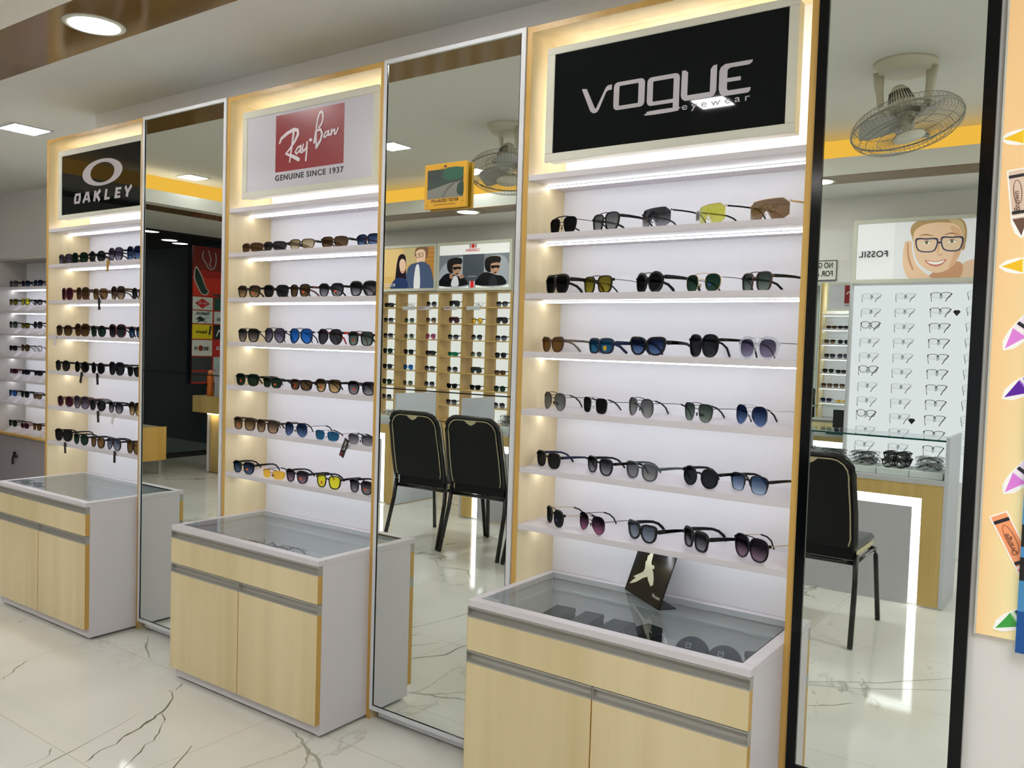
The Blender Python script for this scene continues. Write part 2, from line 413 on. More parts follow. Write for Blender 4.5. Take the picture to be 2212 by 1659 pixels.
# ================================================================ ROOM SHELL
Z1, Z2 = 2.61, 2.90
def S(name, boxes, m): return tag(B(name, boxes, m), kind='structure')
XL, XR, YF = -7.98, 3.2, -4.5
FLOOR = S('floor', [(XL-4, XR+.1, YF-.1, 1.5, -.05, 0)], M_FLOOR)
def veins():
    rnd = random.Random(3); bm = bmesh.new(); k = 0
    for pts, ws, mi in (([(-2.069, -.239), (-2.065, -.256), (-2.033, -.3), (-2.055, -.318)], (.004, .010, .004, .002), 1),
        ([(-2.044, -.32), (-1.991, -.337), (-1.933, -.391), (-1.886, -.473), (-1.85, -.545), (-1.819, -.628), (-1.79, -.686), (-1.77, -.768), (-1.741, -.819)], (.003, .005, .008, .007, .016, .010, .003, .007, .003), 0),
        ([(-1.891, -.453), (-1.828, -.471), (-1.796, -.512), (-1.723, -.57), (-1.703, -.626), (-1.666, -.664), (-1.623, -.741), (-1.59, -.80)], (.002, .005, .004, .005, .003, .006, .004, .003), 0),
        ([(-1.403, -.24), (-1.326, -.267), (-1.246, -.303), (-1.184, -.329), (-1.121, -.353), (-1.04, -.39), (-.9, -.44)], (.004, .010, .014, .016, .012, .010, .003), 1),
        ([(-1.24, -.308), (-1.204, -.346), (-1.178, -.38), (-1.12, -.44)], (.008, .009, .007, .004), 1),
        ([(-1.918, -.83), (-1.872, -.87), (-1.861, -.916), (-1.862, -.961)], (.006, .003, .003, .002), 1), ([(-2.788, -.513), (-2.742, -.569), (-2.684, -.64), (-2.65, -.683)], (.004, .010, .006, .003), 1),
        ([(-2.684, -.021), (-2.584, -.084), (-2.454, -.164), (-2.404, -.172)], (.003, .010, .006, .003), 1),
        ([(-.25, -1.2), (-.089, -1.445), (.178, -1.648), (.41, -1.91), (.6, -2.1)], (.002, .006, .008, .006, .003), 1), ([(-.2, -1.35), (-.079, -1.413), (.115, -1.511), (.432, -1.763), (.62, -1.9)], (.002, .005, .006, .005, .003), 1), ([(.0, -1.2), (.047, -1.237), (.144, -1.352)], (.002, .006, .005), 0),
        ([(-1.95, -.5), (-1.846, -.809), (-1.796, -1.001), (-1.768, -1.222), (-1.7, -1.5)], (.003, .007, .006, .007, .003), 1), ([(-1.578, -.527), (-1.469, -.686), (-1.475, -.837), (-1.40, -1.0)], (.003, .006, .005, .003), 0),
        ([(-2.15, -1.75), (-2.3, -1.9), (-2.5, -1.85), (-2.65, -2.0)], (.004, .012, .008, .003), 1), ([(-2.9, -2.9), (-3.1, -2.95), (-3.4, -2.9)], (.004, .01, .004), 1)):
        # refine with jitter
        P = []
        for i in range(len(pts)-1):
            for t in (0, .33, .66):
                x = pts[i][0]*(1-t)+pts[i+1][0]*t; y = pts[i][1]*(1-t)+pts[i+1][1]*t; wv = ws[i]*(1-t)+ws[i+1]*t
                P.append((x+rnd.uniform(-.006, .006), y+rnd.uniform(-.006, .006), wv*rnd.uniform(.5, 1.2)))
        P.append((*pts[-1], ws[-1]*.3)); a = []
        for i, (x, y, wv) in enumerate(P):
            x0, y0 = P[max(i-1, 0)][:2]; x1, y1 = P[min(i+1, len(P)-1)][:2]; l = math.hypot(x1-x0, y1-y0) or 1; nx, ny = -(y1-y0)/l, (x1-x0)/l
            z_ = .0002+.00002*k
            a.append((bm.verts.new((x+nx*wv/2, y+ny*wv/2, z_)), bm.verts.new((x-nx*wv/2, y-ny*wv/2, z_))))
        for i in range(len(a)-1):
            f = bm.faces.new((a[i][0], a[i][1], a[i+1][1], a[i+1][0])); f.material_index = mi
        k += 1
    bmesh.ops.recalc_face_normals(bm, faces=bm.faces[:])
    for f in bm.faces:
        if f.normal.z < 0: f.normal_flip()
    new_obj('marble_veins', bm, [mat('vein_dark', (124, 118, 96), .08, noise=.5, scale=30), mat('vein_grey', (172, 170, 154), .08, noise=.35, scale=30)], FLOOR)['kind'] = 'stuff'
veins()
S('wall_back', [(-3.70, .2855, .25, .35, 0, Z1), (.2855, XR, .012, .35, 0, Z1)], M_WALL)
S('wall_return', [(-3.70, -3.62, .35, 1.26, 0, Z1)], M_WALL)
S('wall_alcove', [(XL, -3.62, 1.26, 1.36, 0, Z1)], M_WALL)
S('wall_far', [(XL, XR, YF-.1, YF, 0, Z1)], M_WALL)
S('wall_right', [(XR, XR+.1, YF, .35, 0, Z2)], M_WALL)
HX0, HX1, HY0, HY1 = -6.20, 3.0, -3.62, -.645
S('ceiling', [(XL, XR, HY1, 1.36, Z1, Z1+.02), (XL, XR, YF, HY0, Z1, Z1+.02), (XL, HX0, HY0, HY1, Z1, Z1+.02), (HX1, XR, HY0, HY1, Z1, Z1+.02),
              # lip
              (HX0-.015, HX1, HY1, HY1+.015, Z1+.02, Z1+.115), (HX0-.015, HX1, HY0-.015, HY0, Z1+.02, Z1+.115), (HX0-.015, HX0, HY0, HY1, Z1+.02, Z1+.115),
              # raised top
              (HX0-.27, HX1+.2, HY0-.27, HY1+.27, Z2, Z2+.02)], M_CEIL)
S('trim_4', [(HX0-.27, HX1, HY1+.25, HY1+.27, Z1+.02, Z2), (HX0-.27, HX1, HY0-.27, HY0-.25, Z1+.02, Z2), (HX0-.27, HX0-.25, HY0-.25, HY1+.25, Z1+.02, Z2)], emit('amber_cove_glow', (.80, .43, .055), 1.0))  # cove riser: its amber light is put in as emission
t0, t1 = Z1-.003, Z1
S('trim_1', [(-6.65, HX1, -.645, -.33, t0, t1)], M_BROWN)
S('trim_2', [(-6.65, HX1, -3.90, -3.62, t0, t1)], M_BROWN)
S('trim_3', [(-6.65, -6.35, -3.62, -.645, t0, t1)], M_BROWN)
# amber strip light lying in the cove
cv = B('cove_light_strip', [(HX0-.2, HX1-.1, HY1+.10, HY1+.12, Z1+.022, Z1+.032), (HX0-.2, HX1-.1, HY0-.12, HY0-.10, Z1+.022, Z1+.032), (HX0-.12, HX0-.10, HY0-.1, HY1+.1, Z1+.022, Z1+.032)], M_COVE)
tag(cv, 'amber light strip hidden in the recess round the raised ceiling', 'strip light')

# storefront
gl = glassy('shopfront_glass', (0.55, 0.6, 0.6))
S('window_1', [(XL+.02, XL+.032, YF+.02, 1.24, .05, 2.59)], gl)
S('trim_5', [(XL-.02, XL+.04, YF, 1.26, 2.59, Z1), (XL-.02, XL+.06, YF, 1.26, 0, .05), (XL, XL+.05, -2.9, -2.86, .05, 2.59), (XL, XL+.05, -.9, -.86, .05, 2.59)], M_BLKM)
S('ceiling_outside', [(XL-3.9, XL-.03, YF-.1, 1.5, 2.625, 2.66)], mat('canopy_dark', (30, 32, 34), .8))
S('wall_street', [(XL-4.0, XL-3.9, YF-.1, 1.5, 0, 3.2)], mat('night_street', (20, 24, 26), .9, noise=.3, scale=2))

# ---------------------------------------------------------------- ceiling lights
def downlight(x, y, label):
    o = empty('downlight', (x, y, Z1-.003)); tag(o, label, 'ceiling light', 'round downlights in the brown bands')
    bm = bmesh.new(); lathe(bm, [(.115, 0), (.112, -.004), (.094, -.006), (.092, -.002), (.115, 0)], 40); new_obj('bezel', bm, M_ALUW, o)
    bm = bmesh.new(); lathe(bm, [(.0, -.0035), (.092, -.0035)], 40); new_obj('diffuser', bm, M_DOWN, o)
    return o
D0 = downlight(-2.36, -.478, 'round glowing downlight in the brown ceiling band nearest the display units')
for x, y, l in ((-3.90, -.478, 'round downlight in near brown band above the oval-signed display'), (-.80, -.478, 'round downlight in near brown band above the large display'),
                (-5.44, -.478, 'round downlight in near brown band by the shopfront end'),
                (-.79, -3.76, 'round downlight in far brown band, seen in black-framed mirror'), (-2.33, -3.76, 'round downlight in far brown band above the chairs'),
                (-3.87, -3.76, 'round downlight in far brown band, seen in mirror below the yellow tester'), (-5.41, -3.76, 'round downlight in far brown band nearest the shopfront')):
    c = copy_tree(D0, loc=(x, y, Z1-.003)); c['label'] = l
for k, (x, y) in enumerate(((-8.28, -3.38), (-8.87, -4.0), (-9.07, -4.28), (-8.12, -4.08))):
    c = copy_tree(D0, loc=(x, y, 2.625)); c['label'] = 'small round light under the canopy outside the shopfront glass, %s from the glass' % ('second', 'third', 'fourth', 'first')[k]; c['group'] = 'round lights under the outside canopy'
def sqlight(x, y, z, label):
    o = empty('panel_light', (x, y, z)); tag(o, label, 'ceiling light', 'square panel lights')
    B('bezel', [(-.115, .115, -.115, -.10, -.008, 0), (-.115, .115, .10, .115, -.008, 0), (-.115, -.10, -.10, .10, -.008, 0), (.10, .115, -.10, .10, -.008, 0)], M_WFR, o)
    B('diffuser', [(-.10, .10, -.10, .10, -.005, 0)], M_SQ, o)
    return o
Q0 = sqlight(-4.40, .20, Z1, 'square ceiling light left of the far black-signed display')
for x, y, z, l in ((-6.17, -2.51, Z2, 'square light at shopfront end of raised ceiling, seen in farthest mirror'), (-3.61, -2.50, Z2, 'square light on raised ceiling, at left edge of middle mirror'),
                   (-1.09, -2.52, Z2, 'square light on raised ceiling, reflected in the large black sign'), (-3.61, -3.52, Z2, 'square light on raised ceiling reflected beside the yellow tester board'),
                   (1.45, -2.5, Z2, 'square light on raised ceiling behind the photographer'), (1.45, -1.5, Z2, 'square light on raised ceiling behind the photographer, nearer the displays, added unseen'), (2.6, -2.0, Z2, 'square light on raised ceiling at the end farthest from the shopfront, added unseen')):  # last two squares are unseen, added to brighten the room
    c = copy_tree(Q0, loc=(x, y, z)); c['label'] = l

# ================================================================ DISPLAY UNITS
SH = [1.9525, 1.7659, 1.5766, 1.3905, 1.2045, 1.0166, .8306]
UT, TK, DP, CT = 2.42, .019, .2217, .638
UNITS = {'V': (-.6335, .2809), 'R': (-2.1736, -1.2572), 'O': (-3.7143, -2.8046)}
WHO = {'V': 'large black-signed display', 'R': 'red-signed display', 'O': 'far oval-signed display', 'A': 'grey alcove display'}
def unit(key, x0, x1, y0=0.0, side_m=None, label='', top=UT, zmin=0.0):
    edge_m = side_m or M_EDGE
    u = empty('display_unit', ((x0+x1)/2, y0, 0)); tag(u, label, 'display unit', 'tall lit display units')
    h = (x1-x0)/2; sm = side_m or M_PALE
    for s in (-1, 1):
        a, b = (-h, -h+TK) if s < 0 else (h-TK, h)
        bm = bmesh.new()
        box(bm, a, b, .0012, DP+.018, zmin, top-TK, 0); box(bm, a, b, 0, .0012, zmin, top, 1)
        new_obj('side_panel', bm, [sm, edge_m], u)
    bm = bmesh.new(); box(bm, -h, h, .0012, DP+.018, top-TK, top, 0); box(bm, -h+TK, h-TK, 0, .0012, top-TK, top, 1)
    new_obj('top_panel', bm, [M_PALE if not side_m else sm, edge_m], u)
    B('back_panel', [(-h+TK, h-TK, DP, DP+.018, .55, top-TK)], M_BACK, u)
    for i, z in enumerate(SH):
        if key == 'A' and i == 0: continue
        s = B('shelf', [(-h+TK, h-TK, .002, DP, z-.018, z, 0, .0008)], M_LAM, u)
        bm = bmesh.new(); box(bm, -h+TK+.006, h-TK-.004, .108, .118, z-.0205, z-.018, 1)
        n = 46
        for k in range(n):
            xx = -h+TK+.014+(2*h-2*TK-.03)*k/(n-1); box(bm, xx-.0089, xx+.0089, .1085, .1175, z-.0245, z-.0205, 0)
        new_obj('led_strip', bm, [M_LED, M_WFR], s)
    return u
unit('V', *UNITS['V'], label='large lit display unit with honey wood edges under the silver-lettered black sign')
unit('R', *UNITS['R'], label='lit display unit with honey wood edges under the red and white sign')
unit('O', *UNITS['O'], label='lit display unit with honey wood edges under the black oval sign')

def sign(x0, x1, z0, z1, ix0, ix1, iz0, iz1, panel_col, label, rough=.06, spec=.3):
    o = empty('brand_sign', ((x0+x1)/2, .03, z0)); tag(o, label, 'sign', 'framed signs above the shelves')
    cx = (x0+x1)/2; zb = z0
    L = lambda x: x-cx
    bm = bmesh.new()
    fr = [(x0, x1, z0, iz0), (x0, x1, iz1, z1), (x0, ix0, iz0, iz1), (ix1, x1, iz0, iz1)]
    for a, b, c, d in fr: box(bm, L(a), L(b), 0, .012, c-zb, d-zb, 0, .0015)
    box(bm, L(x0)+.004, L(x1)-.004, .012, .055, .004, z1-zb-.004)
    new_obj('sign_frame', bm, M_ALUW, o)
    B('sign_panel', [(L(ix0), L(ix1), .003, .011, iz0-zb, iz1-zb)], mat('sign_face_%d_%d' % (panel_col[0], rough*100), panel_col, rough, spec=spec, noise=.04, scale=6, bump=.0), o)
    # strip lights glued behind the box, washing the back panel
    B('light_strip', [(L(x0)+.02, L(x1)-.02, .075, .083, z1-zb-.03, z1-zb-.02), (L(x0)+.02, L(x0)+.03, .075, .083, .04, z1-zb-.04), (L(x1)-.03, L(x1)-.02, .075, .083, .04, z1-zb-.04)], M_LEDS, o)
    B('lower_light_strip', [(L(x0)+.02, L(x1)-.02, .070, .078, .012, .02)], emit('led_sign_white', (.95, .95, 1.0), 22), o)
    B('bracket', [(-.15, -.13, .055, DP-.03, .15, .18), (.13, .15, .055, DP-.03, .15, .18)], M_ALU, o)
    mp = lambda u, v, h: (u-cx, .0028-h, v-zb)
    return o, mp
SILV = (178, 172, 178)
# --- large black sign
o, mp = sign(-.575, .219, 1.995, 2.352, -.546, .192, 2.021, 2.330, (9, 14, 15), 'large glossy black sign with squared silver lettering in pale frame', .025, .17)
v = [(-0.445, 2.207), (-0.427, 2.205), (-0.396, 2.142), (-0.392, 2.141), (-0.36, 2.2), (-0.353, 2.205), (-0.339, 2.206), (-0.339, 2.191), (-0.352, 2.190), (-0.358, 2.186), (-0.381, 2.138), (-0.388, 2.129), (-0.400, 2.127), (-0.41, 2.133), (-0.414, 2.139)]
sh = [(v, SILV)]
sh += [(q, SILV) for q in ring(rrect(-.332, -.228, 2.126, 2.209, .014), rrect(-.313, -.249, 2.138, 2.197, .003))]
def st(l, p, wd, c=SILV, **k):
    for q in strokes(p, wd, **k): l.append((q, c))
sh += [(q, SILV) for q in ring(rrect(-.220, -.117, 2.123, 2.206, .014), rrect(-.201, -.136, 2.134, 2.193, .003))]+[(rrect(-.136, -.117, 2.098, 2.18), SILV)]
sh += [(smooth_poly([(-.222, 2.097), (-.13, 2.097), (-.117, 2.102), (-.118, 2.108), (-.21, 2.108), (-.219, 2.104)], 3), SILV)]
sh += [([(-.111, 2.209), (-.1, 2.209), (-.092, 2.202), (-.092, 2.137), (-.024, 2.137), (-.024, 2.2), (-.016, 2.209), (-.005, 2.210), (-.005, 2.138), (-.011, 2.126), (-.02, 2.122), (-.098, 2.122), (-.108, 2.128), (-.112, 2.138)], SILV)]
sh += [([(.018, 2.207), (.097, 2.207), (.096, 2.201), (.088, 2.195), (.034, 2.195), (.026, 2.19), (.026, 2.167), (.065, 2.167), (.065, 2.156), (.026, 2.156), (.026, 2.138), (.03, 2.133), (.094, 2.133), (.093, 2.124), (.086, 2.119), (.016, 2.119), (.006, 2.127), (.002, 2.14), (.002, 2.19), (.006, 2.2)], SILV)]
art('lettering', sh, mp, o, rough=.3)
text_mesh('small_lettering', 'eyewear', .028, mat('print_silver', SILV, .3), o, TOROOM(-.008+.178, .0024, 2.092-1.995), spacing=1.55, sx=1.42)
# --- red sign
o, mp = sign(-2.1115, -1.318, 1.994, 2.356, -2.080, -1.345, 2.021, 2.327, (206, 202, 212), 'white sign with red square, white script and dark small lettering', .12)
RED = (140, 26, 38); WH = (226, 218, 224)
sh = [(rrect(-1.898, -1.498, 2.0865, 2.315), RED)]
w1 = [.010, .013, .014, .014, .013, .013, .011, .009, .007, .014, .016]
st(sh, [(-1.873, 2.204), (-1.863, 2.221), (-1.826, 2.238), (-1.787, 2.248), (-1.765, 2.243), (-1.762, 2.226), (-1.781, 2.2), (-1.809, 2.174), (-1.834, 2.156), (-1.794, 2.143), (-1.756, 2.126)], w1, WH)
st(sh, [(-1.787, 2.244), (-1.795, 2.195), (-1.809, 2.122)], [.013, .010, .008], WH)
st(sh, [(-1.744, 2.179), (-1.763, 2.173), (-1.776, 2.157), (-1.768, 2.149), (-1.751, 2.159), (-1.742, 2.176), (-1.745, 2.153), (-1.732, 2.152)], .0075, WH)
st(sh, [(-1.729, 2.182), (-1.734, 2.162), (-1.722, 2.156), (-1.709, 2.171)], .0075, WH)
st(sh, [(-1.706, 2.188), (-1.708, 2.153), (-1.712, 2.118)], .009, WH)
sh.append((ell(-1.686, 2.195, .010, .0065), WH))
st(sh, smooth_poly([(-1.651, 2.166), (-1.654, 2.204), (-1.651, 2.254), (-1.636, 2.294), (-1.62, 2.293), (-1.616, 2.274), (-1.624, 2.25), (-1.645, 2.227)], 3)[:-3], .0085, WH)
st(sh, [(-1.645, 2.227), (-1.629, 2.229), (-1.619, 2.212), (-1.627, 2.188), (-1.651, 2.162)], [.008, .009, .010, .011, .012], WH)
st(sh, [(-1.664, 2.182), (-1.660, 2.204), (-1.655, 2.225)], .010, WH)
st(sh, [(-1.582, 2.217), (-1.601, 2.214), (-1.61, 2.199), (-1.602, 2.195), (-1.587, 2.205), (-1.581, 2.218), (-1.584, 2.201), (-1.571, 2.203)], .007, WH)
st(sh, [(-1.566, 2.221), (-1.569, 2.2), (-1.557, 2.218), (-1.548, 2.219), (-1.549, 2.201), (-1.54, 2.203), (-1.528, 2.222)], .007, WH)
sh.append((ell(-1.536, 2.243, .003, .003, 8), (190, 60, 70)))
art('lettering', sh, mp, o, rough=.3, step=.00005)
text_mesh('small_lettering', 'GENUINE SINCE 1937', .0315, mat('print_dark', (40, 42, 48), .3), o, TOROOM(-1.6975+1.71475, .0024, 2.046-1.994), bold=.0006, spacing=1.16, sx=1.17)
# --- oval sign
o, mp = sign(-3.657, -2.868, 2.003, 2.359, -3.621, -2.881, 2.024, 2.330, (9, 14, 15), 'glossy black sign with silver oval above heavy block lettering', .02)
sh = [(q, SILV) for q in ring(ell(-3.228, 2.214, .187, .066, 48), ell(-3.225, 2.213, .112, .050, 48))]
def letter(strs, ox, wd, c=SILV, s=1.0):
    for p, ww in strs:
        pp = [(ox+x*s+.012*(z/.05), 2.074+z) for x, z in p]
        for q in strokes(pp, ww, square=True)[:len(pp)-1]: sh.append((q, c))
H = .052
Ls = {'O': [([(0, .012), (0, H-.012)], .020), ([(.044, .012), (.044, H-.012)], .020), ([(-.006, .006), (.05, .006)], .012), ([(-.006, H-.006), (.05, H-.006)], .012)],
      'A': [([(0, 0), (.024, H)], .018), ([(.06, 0), (.033, H)], .020), ([(.01, .016), (.05, .016)], .010)],
      'K': [([(0, 0), (0, H)], .021), ([(.008, .024), (.046, H)], .018), ([(.016, .030), (.052, 0)], .020)],
      'L': [([(0, 0), (0, H)], .021), ([(-.01, .006), (.040, .006)], .012)],
      'E': [([(0, 0), (0, H)], .021), ([(-.01, .006), (.040, .006)], .012), ([(-.01, H-.006), (.042, H-.006)], .012), ([(0, H/2), (.036, H/2)], .010)],
      'Y': [([(.026, 0), (.026, .028)], .020), ([(0, H), (.026, .022)], .018), ([(.056, H), (.026, .022)], .018)]}
for ch, ox in zip('OAKLEY', (-3.490, -3.405, -3.298, -3.195, -3.100, -3.025)): letter(Ls[ch], ox, 0)
art('lettering', sh, mp, o, rough=.3, step=.00006)

# ================================================================ COUNTERS under the units
def counter(key, x0, x1, label, cdepth=.249):
    cx = (x0+x1)/2; h = (x1-x0)/2-TK-.0005
    c = empty('display_counter', (cx, 0, 0)); tag(c, label, 'counter', 'glass-topped counters')
    fy = -cdepth; cy = fy+.0212
    bm = bmesh.new()
    for a, b in ((-h, -h+.018), (h-.018, h)): box(bm, a, b, cy, DP-.003, .012, CT-.02)
    box(bm, -h+.018, h-.018, DP-.018, DP-.003, .012, CT-.02)
    box(bm, -h+.018, h-.018, cy, DP-.018, .49, .50)
    box(bm, -h+.018, h-.018, cy+.002, cy+.018, .012, .052)
    box(bm, -h+.018, h-.018, cy, DP-.018, .052, .068)
    box(bm, -h+.018, h-.018, cy, cy+.016, .50, CT-.02)
    new_obj('carcass', bm, M_LAM, c)
    B('ledge', [(-h+.018, h-.018, DP-.022, DP-.018, .574, .582), (-h+.018, -h+.022, cy+.02, DP-.022, .574, .582)], M_WFR, c)
    # rim
    r = .034
    rim = B('top_rim', [(-h, h, fy, fy+r, CT-.02, CT, 0, .001), (-h, h, DP-.028, DP-.003, CT-.02, CT, 0, .001), (-h, -h+.024, fy+r, DP-.028, CT-.02, CT, 0, .001), (h-r, h, fy+r, DP-.028, CT-.02, CT, 0, .001)], M_LAM, c)
    B('gasket', [(-h+.023, h-r+.001, fy+r-.001, fy+r+.003, CT-.006, CT-.0005), (h-r-.003, h-r+.001, fy+r, DP-.028, CT-.006, CT-.0005)], M_BLKM, c)
    B('glass_top', [(-h+.024, h-r-.003, fy+r+.003, DP-.029, CT-.007, CT-.001)], M_GLASS, c)
    def handle(par, a, b, z0, z1):
        bm = bmesh.new(); d = .0205
        y = 0.0
        prof = [(y, z1), (y, z1-.004), (y+.004, z1-.006), (y+.013, z1-.010), (y+.0165, z1-.018), (y+.013, z0+.010), (y+.004, z0+.005), (y, z0+.0045), (y, z0), (y+d, z0), (y+d, z1)]
        prism_x(bm, [(fy+p, z) for p, z in prof], a+.0015, b-.0015)
        box(bm, a, a+.0015, fy, fy+d, z0, z1); box(bm, b-.0015, b, fy, fy+d, z0, z1)
        new_obj('handle', bm, M_ALU, par, smooth=25)
    def front(nm, a, b, z0, z1):
        bm = bmesh.new(); box(bm, a+.0012, b-.0012, fy, fy+.0205, z0, z1, 0); box(bm, b-.0012, b, fy+.0004, fy+.0205, z0, z1, 1); box(bm, a, a+.0012, fy+.0004, fy+.0205, z0, z1, 1)
        return new_obj(nm, bm, [M_DOOR, M_EDGE], c)
    g = .0012
    d1 = front('drawer', -h, h, .4855, .585); handle(d1, -h, h, .585, .6175)
    for a, b in ((-h, -g), (g, h)):
        d = front('door', a, b, .054, .446); handle(d, a, b, .446, .4835)
    bm = bmesh.new()
    for fx in (-h+.06, -.02, h-.06):
        for yy in (cy+.05, .15): lathe(bm, [(.014, 0), (.014, .012)], 12, M=Matrix.Translation((fx, yy, 0)))
    new_obj('foot', bm, M_RUB, c); 
    return c
counter('V', *UNITS['V'], 'nearest glass-topped counter with black cases inside, under the large display')
counter('R', *UNITS['R'], 'middle glass-topped wood and white counter under the red-signed display')
counter('O', *UNITS['O'], 'farthest glass-topped counter under the oval-signed display')

# ---------------------------------------------------------------- wall mirrors between the units
def wall_mirror(x0, x1, label):
    o = empty('wall_mirror', ((x0+x1)/2, 0, 0)); tag(o, label, 'mirror', 'tall wall mirrors')
    h = (x1-x0)/2-.0015; f = .014
    B('mirror_box', [(-h+.012, h-.012, .004, .24, .05, UT-.002), (-h+.024, h-.03, .02, .24, .012, .05)], M_WFR, o)
    B('mirror_frame', [(-h, -h+f, -.006, .004, .042, UT), (h-f-.003, h, -.006, .004, .042, UT), (-h+f, h-f-.003, -.006, .004, UT-f, UT), (-h+f, h-f-.003, -.006, .004, .042, .058)], M_WFR, o)
    B('gasket', [(-h+f, -h+f+.002, -.0035, .003, .058, UT-f), (h-f-.007, h-f-.003, -.0035, .003, .058, UT-f), (-h+f, h-f-.003, -.0035, .003, 1.2385, 1.2425), (-h+f, h-f-.003, -.0035, .003, .058, .060)], M_BLK, o)
    B('mirror_pane', [(-h+f+.002, h-f-.007, -.001, .003, 1.2425, UT-f)], M_MIR, o)
    B('mirror_pane', [(-h+f+.002, h-f-.007, -.001, .003, .060, 1.2385)], M_MIR, o)
wall_mirror(-1.2572, -.6335, 'tall white-framed mirror between the red-signed and large black-signed displays')
wall_mirror(-2.8046, -2.1736, 'tall white-framed mirror between the oval-signed and red-signed displays')
o = empty('framed_mirror', (.486, 0, 0)); tag(o, 'tall mirror in wide black frame right of the large display', 'mirror')
a, b, c_, d_ = .2815-.486, .6917-.486, .3065-.486, .6635-.486
B('mirror_frame', [(a, c_, -.006, .011, .296, 2.56), (d_, b, -.006, .011, .296, 2.56), (c_, d_, -.006, .011, .296, .322), (c_, d_, -.006, .011, 2.534, 2.56)], M_BLK, o)
B('mirror_pane', [(c_, d_, -.001, .010, .322, 2.534)], M_MIR, o)

# ---------------------------------------------------------------- polarised tester board
o = empty('tester_board', (-.941, -.016, 1.868)); tag(o, 'yellow square lens tester board with a road picture, hung on the middle mirror', 'sign')
YL = mat('yellow_board', (214, 160, 34), .4)
B('board', [(-.092, .092, -.006, .006, 0, .152, 0, .001)], YL, o)
B('spacer', [(-.06, -.04, .006, .0145, .07, .09), (.04, .06, .006, .0145, .07, .09)], M_BLKM, o)
mp = lambda u, v, h: (u, -.0061-h, v)
sh = [(rrect(-.079, .079, .034, .132), (36, 58, 50)), ([(-.079, .034), (.079, .034), (.079, .088), (.02, .083), (-.03, .073), (-.079, .064)], (120, 120, 112)),
      (smooth_poly([(.055, .045), (.079, .04), (.079, .085), (.06, .08), (.052, .065)]), (28, 62, 48)), (rrect(-.079, -.02, .095, .132), (34, 46, 44)), (smooth_poly([(.0, .132), (.07, .132), (.075, .1), (.03, .092), (-.005, .1)]), (22, 84, 62))]
st(sh, [(-.012, .034), (.0, .058), (.03, .078), (.06, .086)], .0015, (80, 82, 78))
st(sh, [(-.004, .034), (.006, .058), (.034, .078)], .0012, (80, 82, 78))
sh += [(ell(0, .141, .006, .004), (60, 44, 16)), (rrect(-.02, .02, .1345, .1355), (70, 54, 20)), (ell(-.078, .012, .002, .002, 10), (40, 30, 10)), (ell(.078, .02, .002, .002, 10), (40, 30, 10))]
art('print', sh, mp, o)
text_mesh('lettering', 'POLARIZED TESTER', .0135, mat('print_brown', (70, 48, 14), .4), o, TOROOM(0, -.0063, .019), bold=.0004, sx=1.02, depth=.0001)
text_mesh('small_lettering', 'see difference with polarized lens', .0068, mat('print_brown', (70, 48, 14), .4), o, TOROOM(0, -.0063, .010), sx=1.05, depth=.0001)

# ---------------------------------------------------------------- crayon banner, striped panel
o = empty('wall_banner', (.704, 0, .766)); tag(o, 'tall cream and orange backlit banner printed with crayons', 'banner')
def banner_mat():
    M = bpy.data.materials.new('banner_print'); M.use_nodes = True; nt = M.node_tree; b = nt.nodes['Principled BSDF']
    tc = nt.nodes.new('ShaderNodeTexCoord'); sp = nt.nodes.new('ShaderNodeSeparateXYZ'); nt.links.new(tc.outputs['Object'], sp.inputs[0])
    mr = nt.nodes.new('ShaderNodeMapRange'); mr.inputs['From Max'].default_value = .12; nt.links.new(sp.outputs['X'], mr.inputs[0])
    mz = nt.nodes.new('ShaderNodeMapRange'); mz.inputs['From Min'].default_value = 1.2; mz.inputs['From Max'].default_value = .2; nt.links.new(sp.outputs['Z'], mz.inputs[0])
    mu = nt.nodes.new('ShaderNodeMath'); mu.operation = 'MULTIPLY'; nt.links.new(mr.outputs[0], mu.inputs[0]); nt.links.new(mz.outputs[0], mu.inputs[1])
    mx = nt.nodes.new('ShaderNodeMixRGB'); mx.inputs[1].default_value = srgb(246, 204, 146); mx.inputs[2].default_value = srgb(250, 246, 190)
    nt.links.new(mu.outputs[0], mx.inputs[0]); nt.links.new(mx.outputs[0], b.inputs['Base Color'])
    nt.links.new(mx.outputs[0], b.inputs['Emission Color']); b.inputs['Emission Strength'].default_value = .14
    b.inputs['Roughness'].default_value = .4
    return M
B('banner_face', [(.004, .56, -.004, .011, 0, 1.84)], banner_mat(), o)
B('banner_edge', [(0, .004, -.006, .011, 0, 1.84)], M_ALUW, o)
mp = lambda u, v, h: (u-.704, -.0042-h, v-.766)
sh = []
